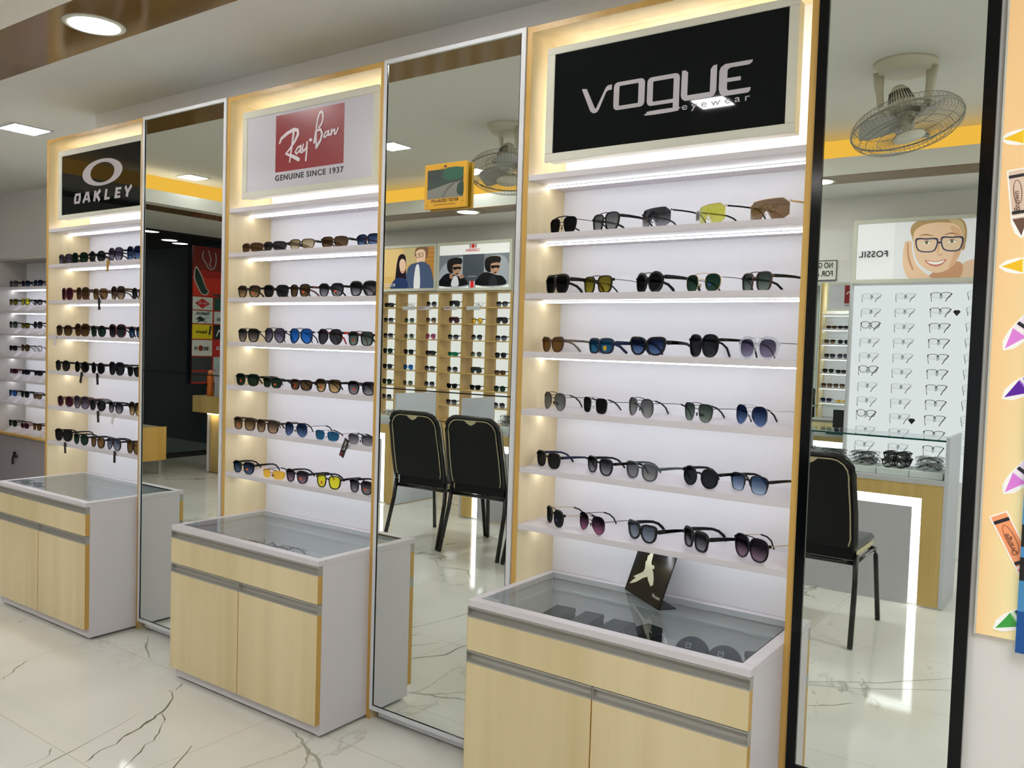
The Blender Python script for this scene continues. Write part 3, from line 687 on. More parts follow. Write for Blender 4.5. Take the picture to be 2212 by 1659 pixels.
def crayon(px, pz, ang, L, W, body, dark, tipc, flip=False):
    """crayon whose tip is at px,pz and whose axis leaves the tip at ang"""
    c, s = math.cos(ang), math.sin(ang)
    def tr(l): return [(px+x*c-y*s, pz+x*s+y*c) for x, y in l]
    w2 = W/2; e = .003
    sh.append((tr([(-e*2, 0), (.3*W, -.33*W-e), (1.0*W, -w2-e), (L+e, -w2-e), (L+e, w2+e), (1.0*W, w2+e), (.3*W, .33*W+e)]), (250, 250, 246)))
    sh.append((tr([(0, 0), (1.05*W, -.38*W), (1.05*W, .38*W)]), tipc))
    sh.append((tr([(1.05*W, -.38*W), (1.35*W, -w2), (1.35*W, w2), (1.05*W, .38*W)]), tipc))
    sh.append((tr([(1.35*W, -w2), (L, -w2), (L, w2), (1.35*W, w2)]), body))
    sh.append((tr([(1.45*W, -w2), (1.6*W, -w2), (1.6*W, w2), (1.45*W, w2)]), (246, 240, 236)))
    for q in (1.7*W, L-.55*W): sh.append((tr([(q, -w2), (q+.24*W, -w2), (q+.24*W, w2), (q, w2)]), (34, 30, 36)))
    sh.append((tr(ell((L+1.2*W)/2+.25*W, 0, (L-2.9*W)/2*.9, W*.30)), dark))
    sh.append((tr(ell((L+1.2*W)/2+.25*W, 0, (L-2.9*W)/2*.9-.002, W*.30-.002)), body))
crayon(.708, 1.913, .02, .16, .030, (250, 226, 90), (120, 90, 20), (244, 196, 30))
crayon(.719, 1.622, .02, .16, .030, (250, 226, 90), (120, 90, 20), (244, 196, 30))
crayon(.7555, 1.690, 1.69, .150, .030, (222, 196, 176), (120, 90, 70), (104, 74, 62))
crayon(.735, 1.434, .93, .19, .034, (240, 226, 244), (150, 120, 170), (226, 130, 222))
crayon(.739, 1.322, .62, .19, .034, (176, 140, 220), (110, 80, 160), (92, 20, 160))
crayon(.751, 1.104, .93, .19, .034, (240, 226, 244), (150, 120, 170), (226, 130, 222))
crayon(.822, .895, 2.05, .175, .034, (250, 160, 110), (160, 90, 50), (224, 88, 50))
crayon(.747, .787, .62, .19, .034, (150, 206, 140), (70, 130, 60), (60, 160, 66))
crayon(.86, 2.28, 4.22, .20, .030, (150, 150, 160), (90, 90, 100), (90, 90, 100))
art('print', sh, mp, o, em=.14, rough=.4, step=.00004)
mb = mat('print_darkbrown', (90, 62, 50), .4)
text_mesh('crayon_name', 'Brown', .017, mb, o, face_m((.7475-.704+.004, -.0085, 1.770-.766), (-.1, 0, .995), (-.995, 0, -.1)), depth=.0002)
text_mesh('crayon_name', 'Orange', .017, mb, o, face_m((.777-.704, -.0085, .990-.766), (-.46, 0, .888), (-.888, 0, -.46)), depth=.0002)
o = empty('striped_panel', (.79, -.022, .744)); tag(o, 'blue and black striped panel overlapping the crayon banner', 'sign')
BL1, BL2, BK = mat('blue_deep', (8, 84, 160), .4), mat('blue_light', (74, 148, 204), .4), mat('stripe_black', (14, 14, 18), .4)
bm = bmesh.new(); z = 0
for z1_, mi in ((.096, 0), (.166, 1), (.219, 2), (.243, 1), (.294, 2), (.50, 1), (.56, 2), (.9, 0)):
    box(bm, 0, .5, 0, .015, z, z1_, mi); z = z1_
new_obj('panel_board', bm, [BL1, BL2, BK], o)
B('mount', [(.05, .09, .015, .0175, .2, .24), (.4, .44, .015, .0175, .2, .24)], M_BLKM, o)

# ================================================================ EYEWEAR
SHAPES = {  # a, b, n, topwide, extras
 'way': (.0262, .0228, 2.8, .14), 'sq': (.0260, .0238, 3.3, .11), 'rect': (.0285, .0185, 3.2, .11), 'round': (.0262, .0255, 2.1, .02),
 'avi': (.0285, .0275, 2.5, .06), 'nav': (.0268, .0255, 2.9, .20), 'cat': (.0275, .0215, 2.4, .16), 'big': (.0295, .0300, 2.5, .10), 'roundsq': (.0262, .0250, 2.5, .08), 'narrow': (.0275, .0140, 3.2, .05), 'wrap': (.0305, .0175, 3.0, .08)}
def outline(shape, N=30):
    a, b, n, tw = SHAPES[shape]; out = []
    for k in range(N):
        t = 2*math.pi*k/N; c, s = math.cos(t), math.sin(t)
        x = a*math.copysign(abs(c)**(2/n), c); z = b*math.copysign(abs(s)**(2/n), s)
        x *= 1+tw*(z/b)
        if shape == 'avi':
            if z < 0: x = x*(1-.34*(z/b)**2)+.0050*(-z/b)
            z += .0015*(x/a) if z > 0 else 0
        if shape == 'cat' and x > 0 and z > 0: z += .0075*(x/a)**2
        if shape in ('way', 'big') and x > 0 and z > 0: z += .0018*(x/a)**2
        out.append((x, z))
    return out
def curve_y(x, kw): return kw*x*x
ECACHE = {}
def col_mat(k):
    C_ = {'black': ((6, 6, 8), .2, 0), 'matt': ((7, 7, 9), .45, 0), 'navy': ((22, 34, 62), .4, 0), 'tort': ((70, 44, 26), .25, 0), 'grey': ((70, 80, 84), .25, 0), 'clear': ((226, 228, 232), .15, 0), 'gun': ((60, 60, 64), .3, .9),
          'gold': ((198, 172, 122), .3, .8), 'silver': ((200, 200, 205), .2, .95), 'bmetal': ((20, 20, 22), .3, .3), 'brown': ((66, 40, 32), .3, 0), 'red': ((170, 30, 30), .35, 0), 'wine': ((90, 22, 34), .3, 0), 'speck': ((120, 106, 90), .3, 0), 'pinkm': ((200, 110, 120), .3, .3)}
    c, r, mt = C_[k]
    if k in ('tort', 'speck'): return mat('eye_'+k, c, r, mt, noise=.95, scale=160)
    if k == 'clear': return glassy('eye_clear', (.9, .92, .94), .05, 1.5, (.8, .8, .85), .25)
    return mat('eye_'+k, c, r, mt, spec=.28 if k in ('black', 'matt', 'navy') else .5, noise=.02)
def eyewear_meshes(shape, ftype, rim, lens, tmp, brow, fold, W):
    key = (shape, ftype, rim, lens, tmp, brow, fold, W)
    if key in ECACHE: return ECACHE[key]
    N = 30; kw = 1.5 if shape not in ('wrap', 'shield') else 3.0
    rt = {'p': .0034, 'P': .0050, 'm': .0010, 'n': .0, 'h': .0022}[ftype]
    dep = {'p': .0040, 'P': .0048, 'm': .0020, 'n': .0012, 'h': .0035}[ftype]
    lenses = []; fm = bmesh.new()
    hw = W/2
    if shape == 'shield':
        a, b = hw-.004, .0300
        L = []
        K = 40
        top = []; botl = []
        for k in range(K+1):
            x = -a+2*a*k/K; q = abs(x)/a
            zt = b*(1-.06*q**2-.42*max(0, q-.74)/.26); 
            zb = -b*(1-.06*q)*(1 if abs(x) > .021 else .02+.98*(abs(x)/.021)**1.3)
            if q > .7: zb *= 1-.45*((q-.7)/.3)**1.2
            top.append((x, zt)); botl.append((x, zb))
        zo = b+rt; zc = zo
        pts = top+botl[::-1]
        bm = bmesh.new(); rows = []
        for off in (0, .0014):
            r_ = []
            for (x, zt), (_, zb) in zip(top, botl):
                y = curve_y(x, kw)+off
                r_.append([bm.verts.new((x, y, zo+zb+(zt-zb)*f)) for f in (0, .5, 1)])
            rows.append(r_)
        for s_, r_ in enumerate(rows):
            for k in range(K):
                for j in range(2):
                    q = (r_[k][j], r_[k+1][j], r_[k+1][j+1], r_[k][j+1]); f = bm.faces.new(q if s_ == 0 else q[::-1]); f.smooth = True
        for k in range(K):
            for j in (0, 2):
                q = (rows[0][k][j], rows[1][k][j], rows[1][k+1][j], rows[0][k+1][j]); bm.faces.new(q)
        me = bpy.data.meshes.new('lens'); bm.normal_update(); bm.to_mesh(me); bm.free(); me.materials.append(lens_mat(lens)); lenses.append(me)
        tp = [(x, curve_y(x, kw)+.0007, zo+z) for x, z in top]
        tube(fm, tp, .0012 if ftype == 'm' else .0022, 6)
        if ftype in ('p', 'P', 'h'): tube(fm, [(x, curve_y(x, kw)+.0007, zo+z) for x, z in botl], .0014, 6)
        zh = zo+b*.62
        for s in (-1, 1): tube(fm, [(s*a, curve_y(a, kw), zo+b*.7), (s*hw, curve_y(a, kw)+.004, zh)], .0022, 6)
        for s in (-1, 1): tube(fm, [(s*.012, .003, zo-b*.2), (s*.009, .011, zo-b*.35)], .0014, 6)
    else:
        ol = outline(shape, N); a = max(x for x, z in ol); bz = -min(z for x, z in ol); tz = max(z for x, z in ol)
        cxl = hw-.0035-rt-a; zo = bz+rt
        # lens
        for s in (-1, 1):
            bm = bmesh.new(); rr = []
            for off in (0, .0013):
                c = bm.verts.new((s*cxl, curve_y(cxl, kw)+off-.0012, zo))
                mid = [bm.verts.new((s*(cxl+x*.55), curve_y(cxl+x*.55, kw)+off-.0007, zo+z*.55)) for x, z in ol]
                rg = [bm.verts.new((s*(cxl+x), curve_y(cxl+x, kw)+off, zo+z)) for x, z in ol]
                rr.append(rg)
                fl = (off > 0) != (s < 0)
                for k in range(N):
                    k2 = (k+1) % N
                    for q in ((c, mid[k2], mid[k]), (mid[k], mid[k2], rg[k2], rg[k])):
                        f = bm.faces.new(q[::-1] if fl else q); f.smooth = True
            for k in range(N):
                k2 = (k+1) % N; bm.faces.new((rr[0][k], rr[0][k2], rr[1][k2], rr[1][k]))
            me = bpy.data.meshes.new('lens'); bm.normal_update(); bm.to_mesh(me); bm.free(); me.materials.append(lens_mat(lens)); lenses.append(me)
        # rims
        if ftype != 'n':
            for s in (-1, 1):
                loops = []
                for sc, off in ((0, -dep*.45), (rt, -dep*.35), (rt, dep*.55), (0, dep*.55)):
                    lp = []
                    for k in range(N):
                        x, z = ol[k]; x2, z2 = ol[(k+1) % N]; x0, z0 = ol[k-1]
                        tx, tz_ = x2-x0, z2-z0; l = math.hypot(tx, tz_) or 1; nx, nz = tz_/l, -tx/l
                        e = sc
                        if ftype in ('P', 'h') and sc and z > 0: e = sc*1.5
                        if ftype == 'h' and sc and z < -bz*.2: e = .0006
                        X = cxl+x+nx*e; lp.append(fm.verts.new((s*X, curve_y(X, kw)+off+.0006, zo+z+nz*e)))
                    loops.append(lp)
                for j in range(4):
                    A, C_ = loops[j], loops[(j+1) % 4]
                    for k in range(N):
                        k2 = (k+1) % N; q = (A[k], A[k2], C_[k2], C_[k]); f = fm.faces.new(q if s > 0 else q[::-1]); f.smooth = True
        # bridge
        ix = cxl-a-rt*.4
        if ftype in ('p', 'P', 'h'):
            zb_ = zo+tz*.42
            tube(fm, [(-ix-.002, .001, zb_-.002), (-ix*.4, -.0005, zb_+.002), (ix*.4, -.0005, zb_+.002), (ix+.002, .001, zb_-.002)], 0, flat=(.004, .0055 if ftype != 'P' else .009))
        else:
            zb_ = zo+tz*.35
            tube(fm, [(-ix-.001, .001, zb_-.001), (0, -.001, zb_+.003), (ix+.001, .001, zb_-.001)], .0012, 6)
            for s in (-1, 1):
                tube(fm, [(s*(ix+.001), .002, zo-.001), (s*(ix-.002), .008, zo-.004)], .0006, 5)
                tube(fm, [(s*(ix-.0025), .008, zo-.001), (s*(ix-.0005), .0085, zo-.011)], .0021, 6)
        if brow:
            zt_ = zo+tz+rt*.3
            xb = cxl*.75 if brow == 1 else cxl*1.1
            zz = zt_+(.002 if brow == 1 else .003)
            tube(fm, [(-xb, curve_y(xb, kw)-.0005, zt_-.001), (-xb*.4, -.001, zz), (xb*.4, -.001, zz), (xb, curve_y(xb, kw)-.0005, zt_-.001)], .0012 if ftype == 'm' and brow == 1 else (.0022 if brow == 2 else .0015), 6)
        zh = zo+tz*.58
        ye = curve_y(hw, kw)
        for s in (-1, 1):
            if ftype in ('p', 'P', 'h'): tube(fm, [(s*(hw-.0065), ye-.0015, zh), (s*(hw-.001), ye, zh), (s*hw, ye+.006, zh)], 0, flat=(.0042, .0085))
            else: tube(fm, [(s*(cxl+a*.95), curve_y(cxl+a, kw), zh-.001), (s*(hw-.001), ye, zh), (s*hw, ye+.005, zh)], .0012, 6)
    fme = bpy.data.meshes.new('frame'); fm.normal_update(); fm.to_mesh(fme); fm.free(); fme.materials.append(col_mat(rim))
    temps = []
    ye = curve_y(hw, kw)+(.004 if shape != 'shield' else .004)
    metal = ftype in ('m', 'n') or (tmp or rim) in ('gold', 'gun', 'bmetal', 'silver')
    tipc = 'black' if metal else tmp
    for s in (-1, 1):
        bm = bmesh.new()
        if fold == 'open':
            P = [(s*hw, ye, zh), (s*(hw+.0015), ye+.03, zh+.0005), (s*(hw+.001), ye+.065, zh), (s*(hw-.001), ye+.092, zh-.002), (s*(hw-.004), ye+.112, zh-.009), (s*(hw-.007), ye+.127, max(.012, zh-.022)), (s*(hw-.009), ye+.137, .0035)]
        elif fold == 'down':   # hung on a nose peg, arms drooping to the front
            P = [(s*hw, ye-.002, zh), (s*(hw-.006), ye-.03, zh-.014), (s*(hw-.014), ye-.062, zh-.030), (s*(hw-.020), ye-.083, zh-.044), (s*(hw-.024), ye-.092, zh-.058)]
        else:
            oy = .010 if s > 0 else .015
            P = [(s*hw, ye, zh), (s*(hw-.006), ye+oy, zh-.001), (s*(hw-.05), ye+oy, zh-.002), (s*(hw-.085), ye+oy, zh-.003), (s*(hw-.112), ye+oy, zh-.012), (s*(hw-.126), ye+oy, max(.006, zh-.026))]
        n_ = len(P)
        if metal:
            k = max(2, n_-3) if shape != 'shield' else 1
            tube(bm, P[:k+1], .0011, 6); 
            tube(bm, P[k-1:], 0, flat=(.0030, .0046), mi=1 if shape != 'shield' or tmp != 'gold' else 0)
        else:
            hh = [.0095, .0085, .0072, .0062, .0064, .0068, .0060][:n_]
            if shape == 'wrap' or ftype == 'P': hh = [x*1.35 for x in hh]
            tube(bm, P, 0, flat=[(.0030, h_) for h_ in hh])
        me = bpy.data.meshes.new('temple'); bm.normal_update(); bm.to_mesh(me); bm.free(); me.materials.append(col_mat(tmp)); me.materials.append(col_mat(tipc)); temps.append(me)
    ECACHE[key] = (fme, lenses, temps, zo)
    return ECACHE[key]
def eyewear(name, loc, rot, label, group, shape='way', ftype='p', rim='black', lens='dark', tmp=None, brow=0, fold='open', W=.142, stick=None, cat='sunglasses', tilt=0):
    fme, lenses, temps, zo = eyewear_meshes(shape, ftype, rim, lens, tmp or rim, brow, fold, W)
    o = empty(name, loc, rot); tag(o, label, cat, group)
    if tilt: o.rotation_euler = (tilt, 0, rot)
    P = [('frame', fme)]+[('lens', l) for l in lenses]+[('temple', t) for t in temps]
    for nm, me in P:
        c = bpy.data.objects.new(nm, me); COL.objects.link(c); c.parent = o
    if stick:
        col, sx, w_, h_ = stick
        x = sx*.032; kw = 1.5
        mp = lambda u, v, h: (x+u, curve_y(abs(x+u), kw)-.0024-h, zo-.006+v)
        c = art('sticker', [(ell(0, 0, w_/2, h_/2, 16), col)] if w_ > 0 else [(rrect(w_/2, -w_/2, -h_/2, h_/2), col)], mp, o)
    return o
ORD = ['first', 'second', 'third', 'fourth', 'fifth', 'sixth', 'seventh', 'eighth', 'ninth', 'tenth', 'eleventh']
def Y(desc, shape, ftype, rim, lens, tmp=None, brow=0, **k): return dict(desc=desc, shape=shape, ftype=ftype, rim=rim, lens=lens, tmp=tmp, brow=brow, **k)
RS = ((196, 54, 24), -1, -.010, .011); OS = ((220, 90, 30), 1, .016, .008)
V = [
 [Y('black navigator sunglasses with top bar', 'nav', 'm', 'bmetal', 'black', 'bmetal', 2), Y('grey gradient shield sunglasses, black rim', 'nav', 'p', 'black', 'silver', 'matt', 1), Y('flat-top black gradient shield sunglasses', 'shield', 'm', 'bmetal', 'smoke', 'matt'),
  Y('lime yellow rimless shield sunglasses', 'shield', 'm', 'gold', 'lime', 'bmetal'), Y('bronze brown shield sunglasses with gold arms', 'shield', 'm', 'gold', 'bronze', 'gold')],
 [Y('flat-top solid black shield sunglasses', 'nav', 'P', 'matt', 'black', 'matt', 2), Y('square olive-lens sunglasses, black rim', 'sq', 'p', 'black', 'olive', 'gun', 1), Y('round black sunglasses with thin wire bar', 'round', 'P', 'black', 'black', 'matt', 1),
  Y('round green sunglasses with gold wire bar', 'roundsq', 'm', 'gold', 'green', 'gun', 1, stick=((40, 70, 150), 1, .014, .007)), Y('square green-lens sunglasses, dark brown rim', 'sq', 'p', 'brown', 'g15', 'black', 1)],
 [Y('oval brown sunglasses with mottled arms', 'cat', 'p', 'brown', 'bronze', 'speck'), Y('rectangular navy sunglasses with orange emblem sticker', 'rect', 'P', 'navy', 'petrol', 'navy', stick=((210, 170, 40), 1, .018, .016)), Y('cat-eye sunglasses with blue gradient lenses', 'cat', 'P', 'black', 'navy', 'black'),
  Y('large glossy black squared sunglasses', 'big', 'p', 'black', 'dark', 'black'), Y('clear-framed sunglasses with violet lenses', 'roundsq', 'P', 'clear', 'violet', 'gun', 1)],
 [Y('black wire aviator with blue-grey lenses', 'avi', 'm', 'bmetal', 'grey', 'bmetal', 1, stick=((14, 16, 24), 1, .014, .007)), Y('dark squared navigator with silver rim', 'sq', 'm', 'silver', 'black', 'navy', 1), Y('black wire aviator with mirrored grey lenses', 'avi', 'm', 'bmetal', 'silver', 'bmetal', 1),
  Y('squared aviator with green-grey lenses', 'nav', 'm', 'bmetal', 'g15', 'bmetal', 1, stick=((10, 14, 14), 1, .014, .007)), Y('silver wire aviator with blue gradient lenses', 'avi', 'm', 'silver', 'navy', 'silver', 1)],
 [Y('navy-armed black sunglasses', 'way', 'p', 'black', 'dark', 'navy'), Y('black sunglasses with gold hinge bands', 'way', 'p', 'black', 'smoke', 'black'), Y('translucent grey sunglasses with mirrored lenses', 'way', 'p', 'grey', 'silver', 'grey'),
  Y('round black sunglasses with red arm tips', 'round', 'p', 'black', 'dark', 'black'), Y('square sunglasses with pale blue lenses', 'sq', 'h', 'matt', 'bluegrad', 'matt')],
 [Y('small rounded black sunglasses with gold arms', 'roundsq', 'p', 'black', 'dark', 'gold', 1, stick=((40, 50, 130), 1, .013, .007)), Y('wire aviator with pink gradient lenses', 'avi', 'm', 'bmetal', 'pink', 'bmetal', 1), Y('pointed black cat-eye with pale grey lenses', 'cat', 'P', 'black', 'bluegrey', 'black'),
  Y('flat-top black sunglasses with wide printed arms', 'sq', 'P', 'matt', 'smoke', 'matt'), Y('silver-browed sunglasses with brown gradient lenses', 'big', 'p', 'black', 'purple', 'gold', 1)]]
Rr = [
 [Y('narrow wrap sunglasses, brown gradient', 'wrap', 'h', 'brown', 'brown', 'brown'), Y('narrow wrap sunglasses, dark grey', 'wrap', 'h', 'black', 'greyflat', 'black'), Y('rimless brown gradient sunglasses', 'rect', 'h', 'tort', 'tan', 'black'), Y('brown rectangular sunglasses', 'rect', 'p', 'tort', 'brown', 'black'), Y('rectangular sunglasses, dark blue lenses', 'rect', 'p', 'black', 'navy', 'red')],
 [Y('black sunglasses, brown lenses, orange sticker', 'way', 'p', 'black', 'browngrad', 'black', stick=OS), Y('black sunglasses, dark plain lenses', 'way', 'p', 'black', 'dark', 'black'), Y('black sunglasses, red-brown lenses, orange sticker', 'way', 'p', 'black', 'brown', 'wine', stick=OS), Y('black sunglasses, grey gradient, orange sticker', 'way', 'p', 'black', 'smoke', 'black', stick=OS), Y('heavy black sunglasses, grey gradient', 'way', 'P', 'black', 'smoke', 'black')],
 [Y('double-bar navigator, grey gradient', 'nav', 'p', 'black', 'smoke', 'bmetal', 1), Y('aviator, violet-grey lenses', 'avi', 'p', 'black', 'violet', 'bmetal', 1), Y('aviator with bright blue lenses', 'avi', 'p', 'navy', 'blue', 'bmetal', 1), Y('dark aviator with red inner arms', 'avi', 'p', 'black', 'greyflat', 'red', 1), Y('square double-bar, green-grey lenses, red sticker', 'sq', 'p', 'black', 'g15', 'black', 1, stick=RS)],
 [Y('black sunglasses, green lenses, red sticker', 'way', 'p', 'black', 'green', 'black', stick=RS), Y('black sunglasses, dark green lenses, orange sticker', 'rect', 'p', 'black', 'green', 'black', stick=OS), Y('black sunglasses, dark brown lenses', 'rect', 'p', 'black', 'brown', 'black', stick=RS), Y('black sunglasses, amber gradient', 'way', 'p', 'black', 'amber', 'black', stick=RS), Y('black sunglasses, grey gradient, red sticker', 'way', 'p', 'black', 'smoke', 'black', stick=RS)],
 [Y('tortoise sunglasses, amber gradient', 'sq', 'p', 'tort', 'browngrad', 'tort', 1, stick=RS), Y('tortoise sunglasses, dark brown lenses', 'sq', 'p', 'tort', 'browngrad', 'tort', 1), Y('wire aviator, slate blue lenses', 'avi', 'm', 'gun', 'navy', 'black', 1), Y('squared wire sunglasses, slate blue lenses', 'rect', 'm', 'silver', 'petrol', 'black', 1), Y('squared wire sunglasses, grey gradient, hanging tag', 'rect', 'm', 'gun', 'smoke', 'black', 1)],
 [Y('black sunglasses, blue gradient, orange sticker', 'way', 'p', 'black', 'navy', 'black', stick=OS), Y('half-rim sport glasses, orange lenses', 'wrap', 'n', 'black', 'orange', 'black', 1), Y('black sunglasses, violet gradient, orange sticker', 'way', 'p', 'black', 'purple', 'matt', stick=OS), Y('black-framed glasses, bright yellow lenses', 'way', 'p', 'black', 'yellow', 'black', stick=RS), Y('black sunglasses, grey-violet gradient, orange sticker', 'way', 'p', 'black', 'smoke', 'black', stick=OS)]]
ob = lambda l='dark', s='big', r='black', d='oversized black sunglasses', t=None: Y(d, s, 'p', r, l, t)
Oo = [
 [ob('brown', 'rect', 'brown', 'small brown sunglasses turned sideways'), ob('violet', 'way', 'black', 'black sunglasses, violet-grey lenses'), ob('green', 'roundsq', 'black', 'black sunglasses, dark green lenses'), ob('dark', 'round', 'black', 'round black sunglasses'), ob('violet', 'big', 'black', 'oversized black sunglasses, violet lenses'), ob('navy', 'big', 'navy', 'oversized dark blue sunglasses')],
 [ob('plum', 'big', 'wine', 'oversized plum sunglasses'), ob('brown', 'big', 'brown', 'oversized brown sunglasses'), ob('bronze', 'nav', 'brown', 'wide brown sunglasses'), ob('browngrad', 'big', 'tort', 'oversized tortoise sunglasses'), ob('dark', 'roundsq', 'black', 'rounded black sunglasses')],
 [ob('brown', 'roundsq', 'black', 'rounded black sunglasses, brown lenses'), ob('brown', 'big', 'tort', 'oversized tortoise sunglasses, brown lenses'), ob('green', 'round', 'black', 'round black sunglasses, green lenses'), ob('dark', 'big', 'wine', 'oversized sunglasses with wine red arms'), ob('navy', 'roundsq', 'black', 'rounded black sunglasses, blue lenses')],
 [ob('dark', 'round', 'black', 'large round black sunglasses'), ob('black', 'round', 'black', 'deep black round sunglasses'), ob('black', 'round', 'black', 'round sunglasses, tagged'), ob('dark', 'big', 'black', 'oversized glossy black sunglasses'), ob('dark', 'cat', 'black', 'black cat-eye sunglasses')],
 [ob('plum', 'round', 'brown', 'round brown sunglasses'), ob('violet', 'big', 'brown', 'oversized brown sunglasses, violet lenses'), ob('dark', 'round', 'black', 'round black sunglasses'), ob('smoke', 'round', 'black', 'round black sunglasses, tagged'), ob('amber', 'big', 'black', 'oversized sunglasses, amber lenses')],
 [ob('dark', 'big', 'black', 'oversized black sunglasses, tagged'), ob('green', 'round', 'black', 'round black sunglasses, green lenses'), ob('bronze', 'roundsq', 'black', 'rounded sunglasses, brown lenses'), ob('bluegrey', 'avi', 'black', 'aviator, blue-grey lenses'), ob('bronze', 'big', 'black', 'oversized black sunglasses, bronze lenses')]]
Oo[0][0]['fold'] = 'fold'
PV = [[(-.512, .047, -20), (-.36, .051, -24), (-.199, .055, -27), (-.03, .065, -36), (.145, .05, -23)], [(-.531, .053, -26), (-.378, .047, -21), (-.207, .056, -29), (-.033, .049, -22), (.117, .063, -35)],
 [(-.542, .055, -28), (-.363, .054, -27), (-.196, .04, -15), (-.029, .059, -31), (.136, .049, -22)], [(-.528, .055, -28), (-.377, .054, -27), (-.222, .059, -31), (-.037, .059, -31), (.12, .06, -32)],
 [(-.542, .051, -24), (-.352, .053, -26), (-.204, .046, -20), (-.018, .049, -22), (.126, .05, -23)], [(-.518, .063, -35), (-.373, .052, -25), (-.198, .052, -25), (-.032, .065, -37), (.137, .056, -29)]]
PR = [[(-2.037, .022, 0), (-1.895, .024, 2), (-1.725, .027, 4), (-1.538, .028, 5), (-1.358, .029, -6)], [(-2.052, .026, 3), (-1.883, .031, 7), (-1.737, .031, -7), (-1.546, .022, 0), (-1.373, .026, 3)],
 [(-2.045, .022, 0), (-1.882, .027, -4), (-1.716, .023, -1), (-1.548, .023, -1), (-1.381, .024, -2)], [(-2.055, .028, 5), (-1.898, .031, -7), (-1.713, .026, -3), (-1.552, .024, 2), (-1.373, .028, 5)],
 [(-2.064, .024, 2), (-1.912, .023, 1), (-1.735, .023, -1), (-1.551, .022, 0), (-1.365, .023, 1)], [(-2.064, .023, 1), (-1.874, .023, 1), (-1.725, .024, -2), (-1.537, .022, 0), (-1.366, .029, -6)]]
PO = [[(-3.655, .09, -62), (-3.568, .022, 0), (-3.435, .028, 5), (-3.265, .027, 4), (-3.089, .024, -2), (-2.917, .022, 0)], [(-3.56, .028, -5), (-3.396, .024, -2), (-3.224, .022, 0), (-3.068, .026, -3), (-2.885, .027, -4)],
 [(-3.589, .028, 5), (-3.397, .023, 1), (-3.239, .022, 0), (-3.07, .027, 4), (-2.895, .023, -1)], [(-3.594, .024, 2), (-3.397, .022, 0), (-3.248, .026, -3), (-3.066, .022, 0), (-2.914, .026, -3)],
 [(-3.572, .029, 6), (-3.403, .027, 4), (-3.247, .026, 3), (-3.074, .024, -2), (-2.898, .027, -4)], [(-3.596, .034, 10), (-3.4, .023, 1), (-3.238, .024, -2), (-3.091, .026, -3), (-2.906, .024, -2)]]
for key, cat_, pos in (('V', V, PV), ('R', Rr, PR), ('O', Oo, PO)):
    for i, row in enumerate(cat_):
        for j, st_ in enumerate(row):
            d = dict(st_); desc = d.pop('desc'); x, y, a = pos[i][j]
            W = .145 if d['shape'] == 'shield' else .142
            lab = '%s, %s from left, %s shelf of %s' % (desc, ORD[j], ORD[i], WHO[key])
            eyewear('sunglasses', (x, y, SH[i+1]+.0002), math.radians(a), lab, 'sunglasses on the shelves of the '+WHO[key], W=W, **d)

def price_tag(x, y, z, h, m, ang, label, w_=.014):
    o = B('price_tag', [(-w_/2, w_/2, -.0006, .0006, -h, 0)], m); bm = bmesh.new(); bm.from_mesh(o.data)
    tube(bm, [(0, .001, -.003), (0, .006, .02)], .0003, 4); bm.to_mesh(o.data); bm.free()
    o.location = (x, y, z); o.rotation_euler = (.0, ang, 0); tag(o, label, 'tag', 'paper tags hanging from sunglasses')
    return o
BT = mat('tag_black', (26, 24, 24), .4); GT = mat('tag_gold', (170, 128, 50), .4); WT = mat('tag_white', (206, 204, 206), .5)
for (x, row, m_, n_) in ((-3.10, 1, GT, 'gold tag hanging below the first shelf of oval-signed display'), (-3.18, 2, BT, 'dark tag hanging below the second shelf of oval-signed display'), (-3.61, 3, WT, 'white tag at left of third shelf of oval-signed display'),
                         (-3.335, 4, BT, 'left dark tag below fourth shelf of oval-signed display'), (-3.19, 4, BT, 'right dark tag below fourth shelf of oval-signed display'), (-3.18, 5, BT, 'dark tag below fifth shelf of oval-signed display'),
                         (-3.035, 5, WT, 'white tag below fifth shelf of oval-signed display'), (-3.50, 6, BT, 'left dark tag below bottom shelf of oval-signed display'), (-3.02, 6, BT, 'right dark tag below bottom shelf of oval-signed display')):
    price_tag(x, -.003, SH[row]+.006, .058, m_, random.choice((-.1, .05, .25)), n_, .020)
o = price_tag(-1.405, -.004, SH[5]+.02, .075, BT, .42, 'black tag with white marks hanging from fifth red-signed shelf', .026)
mpx = lambda u, v, h: (u, -.0007-h, v)
mk = []
for p in ([(-.006, -.012), (.004, -.016), (-.004, -.024), (.006, -.03)], [(-.002, -.034), (.006, -.04), (-.005, -.046)]):
    for q in strokes(p, .003): mk.append((q, (214, 214, 214)))
mk.append((rrect(-.010, .004, -.07, -.06), (120, 30, 30)))
art('tag_marks', mk, mpx, o)
# barcode label on lime glasses
o = B('price_tag', [(-.011, .011, -.0004, .0004, 0, .032)], WT); o.location = (-.066, .0815, SH[1]+.018); o.rotation_euler = (0, 0, math.radians(-36)); tag(o, 'small white barcode tag on the lime yellow glasses', 'tag')
mk = [(rrect(-.008+i*.0026, -.0068+i*.0026, .004, .028), (60, 60, 50)) for i in range(7)]
art('barcode', mk, mpx, o)

